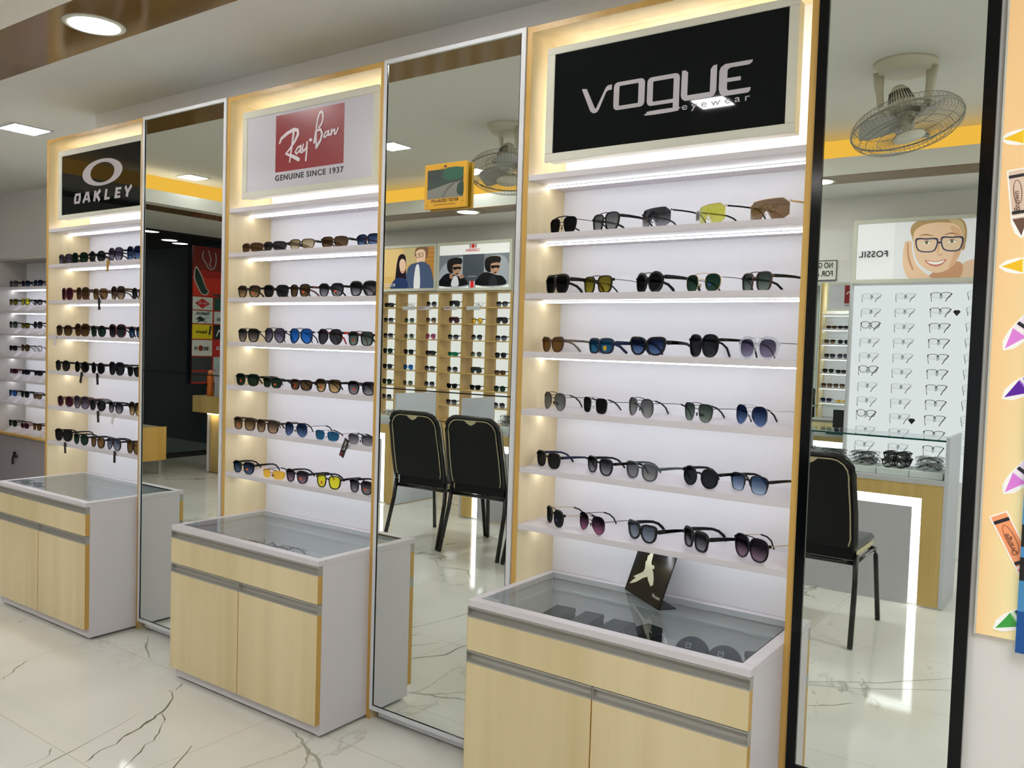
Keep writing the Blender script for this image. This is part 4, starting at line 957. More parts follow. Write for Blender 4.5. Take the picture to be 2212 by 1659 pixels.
# ---------------------------------------------------------------- bird card on the nearest counter
o = empty('display_card', (-.213, .103, CT+.0005), math.atan2(-.135, .184)); tag(o, 'tilted black card stand with a pale bird, on the nearest glass counter', 'card stand')
tl = math.radians(19)
Mt = Matrix.Rotation(-tl, 4, 'X')
bm = bmesh.new(); box(bm, -.114, .114, 0, .003, .002, .168, 0, .0, Mt); new_obj('card', bm, M_BLK, o)
B('foot_plate', [(-.114, .114, 0, .06, 0, .002)], M_BLK, o)
mp = lambda u, v, h: tuple(Mt @ Vector((u, -h, v)))
P_ = (206, 206, 176)
bird = [(-.028, .166), (-.018, .150), (-.014, .13), (-.012, .116), (-.003, .109), (.010, .112), (.017, .104), (.008, .098), (.020, .09), (.034, .072), (.041, .054), (.036, .056), (.030, .049), (.022, .053), (.004, .062), (-.006, .071), (-.03, .060), (-.055, .042), (-.075, .032), (-.097, .024), (-.083, .040), (-.070, .050), (-.088, .050), (-.060, .066), (-.04, .078), (-.036, .09), (-.046, .11), (-.041, .115), (-.044, .13), (-.037, .134), (-.036, .15)]
sh = [(bird, P_)]
art('print', sh, mp, o, step=.0002)
text_mesh('lettering', 'Vincent', .016, mat('print_ivory', (210, 208, 190), .4), o, Mt @ TOROOM(.075, -.0006, .022), shear=.4, depth=.0001)

# ---------------------------------------------------------------- what lies in the counters
def case_box(x, y, rz, label, wx=.072, wy=.15, hz=.045, dark=(34, 40, 50)):
    o = empty('eyewear_case', (x, y, .5005), rz); tag(o, label, 'eyewear case', 'dark cases inside the nearest counter')
    B('case_body', [(-wx/2, wx/2, -wy/2, wy/2, 0, hz*.6, 0, .003)], mat('case_cloth_%d' % dark[0], dark, .7), o)
    B('case_lid', [(-wx/2-.001, wx/2+.001, -wy/2-.001, wy/2+.001, hz*.6, hz, 0, .004)], mat('case_cloth_%d' % dark[0], dark, .7), o)
    return o
case_box(-.50, .075, .12, 'leftmost flat dark case inside the nearest glass counter', dark=(44, 52, 60))
case_box(-.395, .08, .10, 'second dark case from left inside the nearest glass counter', .068)
case_box(-.285, .07, .05, 'third dark case from left inside the nearest glass counter', .078)
case_box(-.200, .09, -.25, 'black case under the bird card inside the glass counter', .06, .13, .05, (12, 16, 18))
case_box(.165, .10, .5, 'dark boxed case at the right end inside the glass counter', .07, .08, .05)
def dome_case(x, y, label):
    o = empty('domed_case', (x, y, .5005), .1); tag(o, label, 'eyewear case', 'domed cases inside the nearest counter')
    bm = bmesh.new(); prof = []
    for k in range(9):
        a = math.pi/2*k/8; prof.append((max(.0001, .052*math.cos(a)), .048*math.sin(a)))
    lathe(bm, prof, 28); new_obj('case_shell', bm, mat('navy_cloth', (30, 38, 58), .65, noise=.1), o)
    bm = bmesh.new(); box(bm, -.045, .045, -.085, -.03, .0, .004, 0, .001); new_obj('brim', bm, mat('navy_cloth2', (26, 32, 48), .6), o)
    mp = lambda u, v, h: (u, -.0375+v*.72-h*.7, .0348+v*.68+h*.7)
    s2 = []
    for q in strokes([(-.008, -.008), (.006, -.008), (.006, .008), (-.008, .008), (-.008, -.008)], .0016): s2.append((q, (200, 204, 210)))
    for q in strokes([(-.004, .0), (.003, .004)], .0014): s2.append((q, (200, 204, 210)))
    art('emblem', s2, mp, o, step=.0001, base=.0012)
dome_case(-.05, .13, 'left domed navy case with square emblem inside the nearest counter')
dome_case(.055, .12, 'right domed navy case with square emblem inside the nearest counter')
for k, (x, y, r) in enumerate(((-2.06, .06, .2), (-1.97, .09, -.3), (-1.90, .07, .5), (-1.83, .10, .1), (-1.77, .02, -.2), (-2.02, -.02, .9))):
    eyewear('eyeglasses', (x, y, .5008), r, 'clear-lens eyeglasses lying in the middle glass counter, %s from left' % ORD[k], 'eyeglasses inside the middle counter', shape='rect', ftype='m', rim='silver' if k % 2 else 'gun', lens='clear', fold='fold', cat='eyeglasses')
for k, (x, y) in enumerate(((-3.55, -.13), (-3.42, -.12), (-3.5, -.03), (-3.3, .0))):
    o = empty('eyewear_case', (x, y, .5005), .3); tag(o, 'white slim case inside the farthest glass counter, %s from front left' % ORD[k], 'eyewear case', 'white cases inside the farthest counter')
    B('case_body', [(-.06, .06, -.022, .022, 0, .02, 0, .004)], M_LAM, o); B('case_lid', [(-.06, .06, -.022, .022, .0205, .032, 0, .004)], M_LAM, o)

# ================================================================ ALCOVE UNIT (far left, deeper)
AX0, AX1 = -6.60, -5.62
M_GREY = mat('grey_side', (176, 172, 168), .6, noise=.03)
A = unit('A', AX0, AX1, 1.0, M_GREY, 'grey lit display unit in the alcove behind the far display', top=2.0, zmin=.58)
B('base_cabinet', [(-.49, .49, .02, .24, 0, .56)], mat('grey_cabinet', (150, 144, 148), .55, noise=.04), A)
B('worktop', [(-.49, .49, -.012, .24, .565, .58)], M_EDGE, A)
B('lock', [(-.22, -.19, .008, .02, .40, .43)], M_BLKM, A)
k = empty('key_bunch', (-6.315, 1.0, .40)); tag(k, 'small black keys hanging from the lock of the grey alcove cabinet', 'keys')
T('key', [(0, .006, .0), (0, 0, -.02), (0, 0, -.07)], 0, M_BLKM, k, flat=(.004, .016)); T('key_fob', [(.03, .0, -.005), (.06, .0, .0)], .012, M_BLKM, k)
rz = B('eyewear_riser', [(-.07, .07, 0, .07, 0, .004)], M_LAM)
bm = bmesh.new(); vs = [bm.verts.new(p) for p in ((-.066, -.02, 0), (.066, -.02, 0), (.066, .07, 0), (-.066, .07, 0), (-.066, .03, .045), (.066, .03, .045), (.066, .07, .045), (-.066, .07, .045))]
for q in ((0, 3, 2, 1), (4, 5, 6, 7), (0, 1, 5, 4), (1, 2, 6, 5), (2, 3, 7, 6), (3, 0, 4, 7)): bm.faces.new([vs[i] for i in q])
bm.to_mesh(rz.data); bm.free()
ACAT = [['grey', 'navy', 'navy', 'navy'], ['olive', 'yellow', 'smoke', 'yellow'], ['g15', 'olive', 'greyflat', 'dark'], ['dark', 'bronze', 'clear', 'grey'], ['plum', 'dark', 'dark', 'brown'], ['blue', 'dark', 'bronze', 'dark'], ['green', 'plum', 'bronze', 'grey']]
ACN = {'grey': 'grey-lens', 'navy': 'blue-lens', 'olive': 'olive-lens', 'yellow': 'yellow-lens', 'smoke': 'grey gradient', 'g15': 'green-grey', 'greyflat': 'dark grey', 'dark': 'dark', 'bronze': 'bronze-lens', 'clear': 'clear-lens', 'plum': 'plum', 'brown': 'brown', 'blue': 'bright blue-lens', 'green': 'green-lens'}
first = True
for i in range(7):
    z = SH[i+1] if i < 6 else .5805
    for j in range(4):
        x = -6.44+.205*j
        if i > 0:
            if first: q = rz; first = False
            else: q = rz.copy(); COL.objects.link(q)
            q.location = (x, 1.04, z+.0003); tag(q, 'white sloped block under glasses, %s of row %s in grey alcove' % (ORD[j], ORD[i]), 'stand', 'white sloped blocks in the alcove display')
        ln = ACAT[i][j]
        eyewear('sunglasses', (x, 1.05, z+(.0455 if i else .0005)), 0, '%s glasses, %s from left, row %s of grey alcove display' % (ACN[ln], ORD[j], ORD[i]), 'sunglasses in the alcove display',
                shape=('roundsq', 'way', 'sq', 'rect')[(i+j) % 4] if i != 4 else 'wrap', ftype='p', rim='wine' if ln == 'plum' else ('silver' if ln == 'clear' else 'black'), lens=ln)

# ================================================================ FAR SIDE OF THE SHOP (seen in the mirrors)
# wooden cubby wall
def cubby(x0, ncol, label):
    pw = .297; x1 = x0+ncol*pw; z0, zt = .655, 1.94; rows = [1.787, 1.624, 1.461, 1.298, 1.136, .974, .811, .655]
    u = empty('cubby_unit', ((x0+x1)/2, -4.48, 0)); tag(u, label, 'display unit', 'wooden cubby units on the far wall'); h = (x1-x0)/2; t = .010
    bm = bmesh.new()
    for k in range(ncol+1):
        xx = -h+k*pw; a, b = (xx-t/2, xx+t/2) if 0 < k < ncol else ((xx, xx+.014) if k == 0 else (xx-.014, xx)); box(bm, a, b, 0, .18, z0-.02, zt)
    for zz in rows: box(bm, -h+.014, h-.014, .001, .179, zz-.011, zz)
    box(bm, -h+.014, h-.014, 0, .18, zt-.012, zt)
    new_obj('cubby_frame', bm, M_FARW, u)
    B('back_panel', [(-h+.014, h-.014, -.012, -.001, z0, zt)], emit('cubby_back_glow', (1, .985, .93), .66), u)
    B('base_cabinet', [(-h, h, 0, .16, 0, z0-.021)], M_FARW, u)
    return rows
rows = cubby(-5.529, 3, 'left wooden cubby unit on the far wall, seen in middle mirror'); cubby(-4.637, 3, 'right wooden cubby unit on the far wall, seen in middle mirror')
SK = {'w': ('way', 'p', 'black', 'smoke', 'squared black'), 'a': ('avi', 'm', 'gun', 'smoke', 'grey aviator'), 'b': ('avi', 'm', 'gun', 'blue', 'blue aviator'), 'r': ('roundsq', 'm', 'gold', 'g15', 'round metal green'), 's': ('shield', 'p', 'black', 'dark', 'black shield'), 'S': ('shield', 'p', 'wine', 'plum', 'plum shield'),
      'o': ('round', 'p', 'black', 'orange', 'round orange-lens'), 'c': ('cat', 'p', 'black', 'black', 'black cat-eye'), 'e': ('way', 'm', 'bmetal', 'clear', 'clear-lens'), 'p': ('avi', 'm', 'wine', 'rose', 'rose aviator'), 'v': ('wrap', 'P', 'black', 'greyflat', 'dark wrap'), 'm': ('wrap', 'p', 'grey', 'emerald', 'green mirrored wrap'),
      'n': ('rect', 'p', 'tort', 'brown', 'brown rectangular'), 'd': ('way', 'p', 'black', 'dark', 'plain black'), 'g': ('roundsq', 'p', 'black', 'green', 'rounded green-lens'), 't': ('avi', 'm', 'tort', 'browngrad', 'brown gradient aviator')}
GR = ['veasew', 'wrtSos', 'wrpwaw', 'gdvmrd', 'dbwasn', 'graccg', 'aadwda']
GR = [g[::1] for g in GR]
for i, g in enumerate(GR):
    for j, ch in enumerate(g):
        s_, f_, rc, ln, dn = SK[ch]; xc = (-5.529 if j < 3 else -4.637)+.297*(j % 3)+.1485
        eyewear('sunglasses', (xc+.02, -4.322, rows[i]+.0004), math.pi, '%s glasses in cubby wall, row %s down, column %s as mirrored' % (dn, ORD[i], ORD[j]), 'glasses in the wooden cubbies', shape=s_, ftype=f_, rim=rc, lens=ln, W=.145 if s_ == 'shield' else .140)
for k, (xc, t_) in enumerate(((-5.05, ''), (-4.83, 'CARRERA'), (-4.49, 'CARRERA'), (-4.20, ''))):
    o = empty('shelf_label', (xc, -4.2985, 1.757)); tag(o, 'white shelf label strip on cubby wall, %s from left in mirror' % ORD[k], 'label', 'white label strips on the cubbies')
    B('strip', [(-.085, .085, 0, .003, 0, .036)], M_WFR, o)
    if t_: text_mesh('lettering', t_, .022, mat('print_red', (160, 40, 44), .4), o, FROMFAR(-.035, .0034, .009), bold=.0006, depth=.0001)

# ---------------------------------------------------------------- lit posters on the far wall
def lightbox(x0, x1, z0, z1, y, label, fr=.028):
    o = empty('light_poster', ((x0+x1)/2, y, z0)); tag(o, label, 'poster', 'lit posters on the far wall'); h = (x1-x0)/2; H_ = z1-z0
    bm = bmesh.new()
    for a, b, c, d in ((-h, h, 0, fr), (-h, h, H_-fr, H_), (-h, -h+fr, fr, H_-fr), (h-fr, h, fr, H_-fr)): box(bm, a, b, -.03, .008, c, d, 0, .001)
    box(bm, -h+.01, h-.01, -.06, -.005, .01, H_-.01)
    new_obj('poster_frame', bm, M_ALUW, o)
    iw, ih = 2*(h-fr), H_-2*fr
    mp = lambda u, v, hh: (-h+fr+u*iw, -.004+hh, fr+v*ih)   # u runs along +x, as seen in the mirrors
    return o, mp, iw, ih
def blob(l): return smooth_poly(l, 4)
def fz(pts): return [((x-348)/795, (1612-y-(x-348)*.03)/335) for x, y in pts]
o, mp, iw, ih = lightbox(-.695, .245, 1.955, 2.42, -4.38, 'lit white poster of a smiling woman in dark-rimmed glasses')
SKN, SK2, SK3 = (236, 200, 168), (222, 176, 140), (200, 150, 116); HAIR, HAIR2 = (176, 146, 104), (206, 178, 136)
sh = [(rrect(0, 1, 0, 1), (236, 236, 242)), (rrect(0, .29, 0, 1), (244, 245, 250)), (rrect(.9, 1, 0, 1), (216, 220, 232)),
      (blob(fz([(930, 1600), (975, 1520), (1030, 1490), (1143, 1480), (1143, 1612), (930, 1612)])), (224, 190, 164)),
      (blob(fz([(672, 1310), (700, 1272), (770, 1250), (900, 1250), (970, 1265), (996, 1320), (992, 1400), (960, 1440), (720, 1400), (684, 1360)])), HAIR),
      (blob(fz([(890, 1260), (960, 1270), (985, 1330), (975, 1380), (930, 1300)])), HAIR2),
      (blob(fz([(820, 1560), (940, 1500), (985, 1530), (950, 1612), (790, 1612)])), SK3),
      (blob(fz([(690, 1350), (712, 1310), (775, 1282), (900, 1280), (955, 1310), (975, 1380), (968, 1450), (940, 1510), (890, 1552), (832, 1566), (770, 1545), (722, 1500), (700, 1440)])), SKN),
      (blob(fz([(900, 1300), (955, 1320), (972, 1400), (955, 1480), (900, 1550), (925, 1470), (935, 1380)])), SK2),
      (blob(fz([(640, 1395), (668, 1380), (684, 1390), (688, 1440), (706, 1500), (745, 1548), (800, 1590), (810, 1612), (700, 1612), (655, 1575), (634, 1500)])), SKN),
      (blob(fz([(655, 1400), (664, 1396), (672, 1470), (700, 1545), (690, 1545), (662, 1480)])), SK3),
      (blob(fz([(722, 1352), (765, 1342), (812, 1354), (765, 1350)])), (150, 118, 84)), (blob(fz([(866, 1348), (910, 1336), (950, 1348), (910, 1344)])), (150, 118, 84))]
for cx, cy, a_, b_ in ((770, 1408, 64, 39), (915, 1402, 62, 40)):
    q = fz([(cx-a_, cy-b_), (cx, cy-b_-2), (cx+a_, cy-b_), (cx+a_-4, cy+b_*.4), (cx+a_*.55, cy+b_), (cx-a_*.4, cy+b_), (cx-a_+8, cy+b_*.5)]); sh.append((smooth_poly(q, 4), (44, 50, 84)))
    q = fz([(cx-a_+9, cy-b_+8), (cx, cy-b_+6), (cx+a_-9, cy-b_+8), (cx+a_-12, cy+b_*.3), (cx+a_*.5, cy+b_-7), (cx-a_*.35, cy+b_-7), (cx-a_+15, cy+b_*.4)]); sh.append((smooth_poly(q, 4), (232, 202, 174)))
    sh.append((blob(fz([(cx-26, cy-14), (cx, cy-25), (cx+26, cy-14), (cx, cy-7)])), (246, 240, 234))); sh.append((ell(*fz([(cx, cy-16)])[0], .012, .026, 14), (96, 92, 66)))
    sh.append((blob(fz([(cx-30, cy-14), (cx, cy-29), (cx+30, cy-16), (cx, cy-25)])), (90, 66, 48)))
sh += [(blob(fz([(828, 1392), (845, 1386), (856, 1394), (845, 1399)])), (44, 50, 84)), (blob(fz([(832, 1455), (850, 1462), (868, 1455), (852, 1468)])), (190, 138, 108)), (blob(fz([(838, 1400), (832, 1448), (842, 1452), (846, 1404)])), SK2),
       (blob(fz([(766, 1494), (830, 1500), (890, 1488), (862, 1522), (826, 1530), (790, 1520)])), (196, 112, 104)), (blob(fz([(776, 1499), (830, 1504), (880, 1495), (856, 1514), (826, 1519), (796, 1513)])), (250, 248, 244))]
art('print', sh, mp, o, em=.18, rough=.15, step=.00005)
DKT = mat('print_charcoal', (36, 38, 44), .3)
text_mesh('lettering', 'FOSSIL', .062, DKT, o, FROMFAR(-.47+.028+.135*iw, .0035, .028+.37*ih), bold=.0010, spacing=1.12, depth=.0002)

o, mp, iw, ih = lightbox(-4.672, -3.745, 1.945, 2.425, -4.29, 'lit poster of two men in dark glasses and black jackets')
def cz(pts): return [((x-383)/397, (1552-y)/(1552-1292)) for x, y in pts]
sh = [(rrect(0, 1, 0, 1), (245, 244, 246)), (cz([(383, 1535), (780, 1535), (780, 1352), (383, 1352)]), (112, 118, 126)), (blob(cz([(390, 1535), (395, 1430), (480, 1370), (560, 1380), (570, 1535)])), (160, 165, 172)), (blob(cz([(600, 1535), (620, 1420), (690, 1365), (765, 1390), (775, 1535)])), (150, 155, 163)),
      (cz([(520, 1535), (640, 1535), (640, 1352), (520, 1352)]), (70, 76, 86))]
for dx, fl in ((0, 1), (215, -1)):
    X = lambda l: blob(cz([(dx+x, y) for x, y in l]))
    sh += [(X([(432, 1440), (428, 1400), (440, 1378), (475, 1368), (512, 1375), (515, 1400), (500, 1420), (470, 1455), (450, 1462)]), (24, 22, 24)),
           (X([(462, 1418), (480, 1408), (508, 1410), (512, 1440), (500, 1468), (482, 1476), (466, 1462)]), (172, 132, 108)),
           (X([(462, 1426), (486, 1423), (510, 1426), (506, 1440), (490, 1436), (472, 1442)]), (12, 12, 14)),
           (X([(383, 1537), (395, 1490), (430, 1462), (470, 1470), (495, 1480), (530, 1490), (542, 1537)]), (22, 22, 26)),
           (X([(455, 1537), (468, 1482), (490, 1485), (498, 1537)]), (206, 206, 214) if dx == 0 else (40, 42, 46)), (X([(478, 1463), (495, 1462), (490, 1470)]), (40, 30, 28))]
sh.append((blob(cz([(445, 1470), (462, 1468), (466, 1490), (448, 1494)])), (164, 124, 100))); sh.append((blob(cz([(500, 1478), (520, 1470), (528, 1488), (508, 1496)])), (164, 124, 100)))
for y0_, y1_ in ((1292, 1314), (1512, 1552)):
    sh.append((cz([(557, y1_), (595, y1_), (595, y0_), (557, y0_)]), (60, 62, 66))); sh.append((cz([(562, y1_), (590, y1_), (590, y0_), (562, y0_)]), (236, 236, 236))); sh.append((cz([(566, y1_), (586, y1_), (586, y0_), (566, y0_)]), (196, 40, 44)))
art('print', sh, mp, o, em=.28, rough=.15, step=.00005)
text_mesh('lettering', 'CARRERA', .040, mat('print_red2', (206, 70, 66), .4), o, FROMFAR(-.4635+.028+.485*iw, .0035, .028+.815*ih), bold=.0006, depth=.0002, sx=1.0)
text_mesh('small_lettering', 'INSPIRATION', .016, mat('print_pale', (220, 222, 226), .4), o, FROMFAR(-.4635+.028+.485*iw, .0035, .028+.24*ih), spacing=1.2, depth=.0002)

o, mp, iw, ih = lightbox(-5.60, -4.678, 1.950, 2.425, -4.29, 'lit poster of a young couple by a brick wall, partly seen in mirror')
def pz(pts): return [(.42+(x-75)/270*.58, (1558-y)/(1558-1305)) for x, y in pts]
sh = [(rrect(0, 1, 0, 1), (206, 168, 104)), (pz([(75, 1420), (200, 1400), (200, 1305), (75, 1305)]), (196, 176, 128)), (pz([(250, 1558), (345, 1558), (345, 1305), (262, 1305)]), (186, 132, 64)), (rrect(0, .5, .3, 1), (214, 182, 124))]
for k in range(9):
    y = 1315+k*26; sh.append((pz([(258, y), (345, y), (345, y+3), (258, y+3)]), (150, 100, 46)))
sh += [(blob(pz([(200, 1360), (205, 1315), (240, 1300), (285, 1305), (296, 1340), (280, 1380), (250, 1370)])), (120, 84, 54)), (blob(pz([(208, 1330), (250, 1318), (276, 1340), (272, 1390), (248, 1412), (218, 1400), (206, 1370)])), (232, 196, 166)),
       (blob(pz([(140, 1558), (142, 1450), (170, 1410), (215, 1400), (262, 1395), (310, 1425), (335, 1500), (335, 1558)])), (74, 88, 118)), (blob(pz([(196, 1558), (205, 1430), (232, 1420), (240, 1558)])), (224, 224, 228)),
       (blob(pz([(60, 1558), (62, 1420), (78, 1355), (108, 1342), (130, 1362), (134, 1430), (132, 1558)])), (34, 26, 34)), (blob(pz([(84, 1400), (100, 1372), (126, 1385), (132, 1430), (116, 1462), (94, 1450)])), (222, 186, 162)), (blob(pz([(20, 1558), (50, 1500), (95, 1490), (140, 1505), (145, 1558)])), (42, 58, 96)),
       (blob(pz([(100, 1446), (112, 1452), (122, 1444), (112, 1458)])), (190, 80, 76))]
for q in strokes(pz([(204, 1348), (226, 1344), (230, 1366), (212, 1372), (204, 1348)]), .008): sh.append((q, (60, 40, 36)))
for q in strokes(pz([(234, 1342), (258, 1342), (258, 1364), (238, 1366), (234, 1342)]), .008): sh.append((q, (60, 40, 36)))
art('print', sh, mp, o, em=.28, rough=.15, step=.00005)
text_mesh('lettering', 'POLICE', .045, mat('print_white', (240, 240, 244), .4), o, FROMFAR(-.461+.028+.30*iw, .0035, .04), bold=.0008, depth=.0002)

# NO GUARANTEE sign, small far mirror
o = empty('notice_board', (-1.02, -4.49, 1.99)); tag(o, 'white notice with black capitals above the far narrow mirror', 'sign')
B('board', [(-.19, .19, 0, .008, 0, .155)], mat('notice_white', (222, 224, 216), .5), o)
B('border', [(-.19, .19, .008, .0095, 0, .006), (-.19, .19, .008, .0095, .149, .155), (-.19, -.184, .008, .0095, .006, .149), (.184, .19, .008, .0095, .006, .149)], M_BLKM, o)
text_mesh('lettering', 'NO GUARANTEE', .058, DKT, o, FROMFAR(0, .009, .085), bold=.0012, sx=.72, depth=.0002)
text_mesh('lettering', 'FOR ANY', .058, DKT, o, FROMFAR(.065, .009, .022), bold=.0012, sx=.8, depth=.0002)
o = empty('far_mirror', (-.845, -4.45, .6)); tag(o, 'narrow mirror beside the white eyeglass board on the far wall', 'mirror')
B('mirror_pane', [(-.126, .126, -.04, 0, 0, 1.37)], M_MIR, o)
B('mirror_frame', [(.126, .146, -.045, .006, 0, 1.375), (-.14, -.126, -.045, .006, 0, 1.375), (-.126, .126, -.045, .004, 1.37, 1.375)], M_WFR, o)

# white eyeglass board
o = empty('eyeglass_board', (.02, -4.44, .55)); tag(o, 'backlit white board hung with rows of eyeglasses', 'display board')
B('board', [(-.70, .70, -.04, .03, 0, 1.39)], emit('board_glow', (.95, .97, 1.0), .68), o)
B('board_frame', [(-.715, -.70, -.045, .036, 0, 1.4), (.70, .715, -.045, .036, 0, 1.4)], M_WFR, o)
PEG = glassy('clear_peg', (.8, .84, .86), .05, 1.45, (.7, .75, .78), .35)
def peg_bm():
    bm = bmesh.new(); tube(bm, [(0, 0, 0), (0, .03, .004), (0, .045, .002)], .004, 8); tube(bm, [(0, .044, .008), (0, .046, -.022)], .007, 8); return bm
PEGM = bpy.data.meshes.new('peg'); b_ = peg_bm(); b_.to_mesh(PEGM); b_.free(); PEGM.materials.append(PEG)
ETY = [('rect', 'm', 'bmetal', 'dark metal'), ('rect', 'm', 'gun', 'thin grey'), ('rect', 'h', 'black', 'black half-rim'), ('roundsq', 'm', 'gun', 'rounded thin'), ('way', 'p', 'black', 'dark')]
for i in range(11):
    z = 1.862-.1085*i
    for j in range(6):
        x = -.545+.230*j
        tp = ETY[(0, 1, 2, 3, 1, 2)[j]] if not (j == 0 and i in (2, 5, 8)) else ETY[4]
        if i == 4 and j == 0: tp = ETY[1]
        oo = B('display_peg', [(0, .001, 0, .001, 0, .001)], PEG); oo.data = PEGM; oo.location = (x, -4.409, z-.004)
        tag(oo, 'clear nose peg on white board, row %s, column %s as mirrored' % (ORD[i], ORD[j]), 'peg', 'clear nose pegs on the white board')
        eyewear('eyeglasses', (x, -4.366, z-.022), math.pi, '%s eyeglasses on white board, row %s, column %s as mirrored' % (tp[3], ORD[i], ORD[j]), 'eyeglasses on the white board', shape=tp[0], ftype=tp[1], rim=tp[2], lens='clear', fold='down', cat='eyeglasses', W=.136)
for i, (x, z) in enumerate(((-.24, .955), (.015, 1.735))):
    o = B('badge', [(-.001, .001, 0, .002, 0, .001)], M_BLKM)
    bm = bmesh.new()
    for yy in (0, .003): pass
    pts = [(-.024, .012), (-.014, .024), (.014, .024), (.024, .012), (0, -.018)]
    a1 = [bm.verts.new((x_, 0, z_)) for x_, z_ in pts]; a2 = [bm.verts.new((x_, .004, z_)) for x_, z_ in pts]
    bm.faces.new(a1[::-1]); bm.faces.new(a2)
    for q in range(5): bm.faces.new((a1[q], a1[(q+1) % 5], a2[(q+1) % 5], a2[q]))
    bm.to_mesh(o.data); bm.free(); o.location = (x, -4.409, z); tag(o, ('lower', 'upper')[i]+' dark diamond-shaped badge on the white eyeglass board', 'badge')

# ---------------------------------------------------------------- far counters with light frames
def far_counter(x0, x1, y, depth, label, trays=(), lt=True):
    """front faces +y at y; body goes to y-depth"""
    c = empty('service_counter', ((x0+x1)/2, y, 0)); tag(c, label, 'counter', 'service counters on the far side'); h = (x1-x0)/2
    EP = mat('end_panel_white', (196, 200, 208), .45, noise=.03)
    for s in (-1, 1):
        a, b = (-h, -h+.02) if s < 0 else (h-.02, h); B('end_panel', [(a, b, -depth, 0, .01, .975)], EP, c)
    g = .13
    B('front_panel', [(-h+.02, -h+g, -.03, -.002, .01, .70), (h-g, h-.02, -.03, -.002, .01, .70), (-h+g, h-g, -.03, -.002, .62, .70)], M_FARW, c)
    B('recess_panel', [(-h+g+.05, h-g-.05, -.03, -.012, .01, .565)], mat('grey_panel', (186, 184, 190), .5, noise=.03), c)
    B('light_frame', [(-h+g, -h+g+.05, -.03, -.016, .012, .565), (h-g-.05, h-g, -.03, -.016, .012, .565), (-h+g, h-g, -.03, -.016, .565, .62)], emit('counter_glow', (.95, .97, 1.0), 3.2), c)
    B('counter_top', [(-h+.02, h-.02, -depth, .0, .70, .728)], mat('top_grey', (190, 192, 194), .4, noise=.03), c)
    B('glass_shelf', [(-h+.02, h-.02, -depth+.05, -.04, .945, .955)], M_GLASS, c) if lt else None
    if lt: B('glass_edge', [(-h+.02, h-.02, -.04, -.037, .945, .955)], M_GEDGE, c)
    return c
far_counter(-1.59, .214, -3.0, .42, 'service counter with glowing front frame, seen in black-framed mirror')
far_counter(-3.39, -1.60, -3.15, .42, 'service counter with glowing front frame behind the black chairs', lt=False)
far_counter(-5.30, -4.10, -3.14, .52, 'service counter end with tall pale side panel behind left chair', lt=False)
def tray(x, y, label, w_=.175, d=.24):
    o = B('glasses_tray', [(-w_/2, w_/2, -d/2, d/2, 0, .038, 0, .002)], mat('tray_white', (206, 214, 210), .5)); o.location = (x, y, .729); tag(o, label, 'tray', 'pale trays of eyeglasses on counters'); return o
ti = 0
for (x, y, n_, rim, sh_, nm) in ((.092, -3.16, 7, 'silver', 'rect', 'silver'), (-.086, -3.16, 7, 'black', 'way', 'heavy black'), (-.265, -3.16, 7, 'bmetal', 'rect', 'dark metal'), (-.444, -3.16, 6, 'gun', 'rect', 'grey metal'), (-.62, -3.18, 5, 'silver', 'roundsq', 'round silver'),
                                (-3.02, -3.31, 6, 'gun', 'round', 'round wire'), (-2.83, -3.31, 4, 'gun', 'round', 'round wire'), (-4.28, -3.3, 5, 'silver', 'round', 'silver wire')):
    tray(x, y, 'tray holding %s eyeglasses at x-row %s on the service counters' % (nm, ORD[ti]) if False else 'pale tray under the %s eyeglasses, %s tray on the service counters' % (nm, ORD[ti]))
    for k in range(n_):
        yy = y+.085-.030*k
        eyewear('eyeglasses', (x+random.uniform(-.012, .012), yy, .7675), math.pi+random.uniform(-.12, .12), '%s eyeglasses in %s tray on service counter, %s from its front' % (nm, ORD[ti], ORD[k]), 'eyeglasses heaped in trays', shape=sh_, ftype='p' if rim == 'black' else 'm', rim=rim, lens='clear', fold='fold', cat='eyeglasses', W=.136, tilt=.0)
        if k > 0 and ti < 6 and k < n_-1:
            eyewear('eyeglasses', (x+random.uniform(-.014, .014), yy+.012, .7675+.0385), math.pi+random.uniform(-.15, .15), '%s eyeglasses on top of heap in %s tray, %s from its front' % (nm, ORD[ti], ORD[k]), 'eyeglasses heaped in trays', shape=sh_, ftype='p' if rim == 'black' else 'm', rim=rim, lens='clear', fold='fold', cat='eyeglasses', W=.136)
    ti += 1
# card terminal and dark boxes at the back of the counter
o = empty('card_terminal', (-.72, -3.5, .729)); tag(o, 'grey card machine standing at the back of the service counter', 'card machine')
B('body', [(-.04, .04, -.05, .05, 0, .03), (-.035, .035, -.045, -.015, .03, .19)], mat('terminal_grey', (120, 122, 124), .4), o); B('screen', [(-.025, .025, -.0148, -.0138, .12, .17)], M_BLK, o)
o = empty('laptop', (-.95, -3.36, .729)); tag(o, 'dark open screen on the service counter beside the card machine', 'laptop')
B('keyboard_base', [(-.16, .16, -.11, .11, 0, .018)], M_BLKM, o); B('lid', [(-.16, .16, .10, .112, .018, .205)], M_BLKM, o)

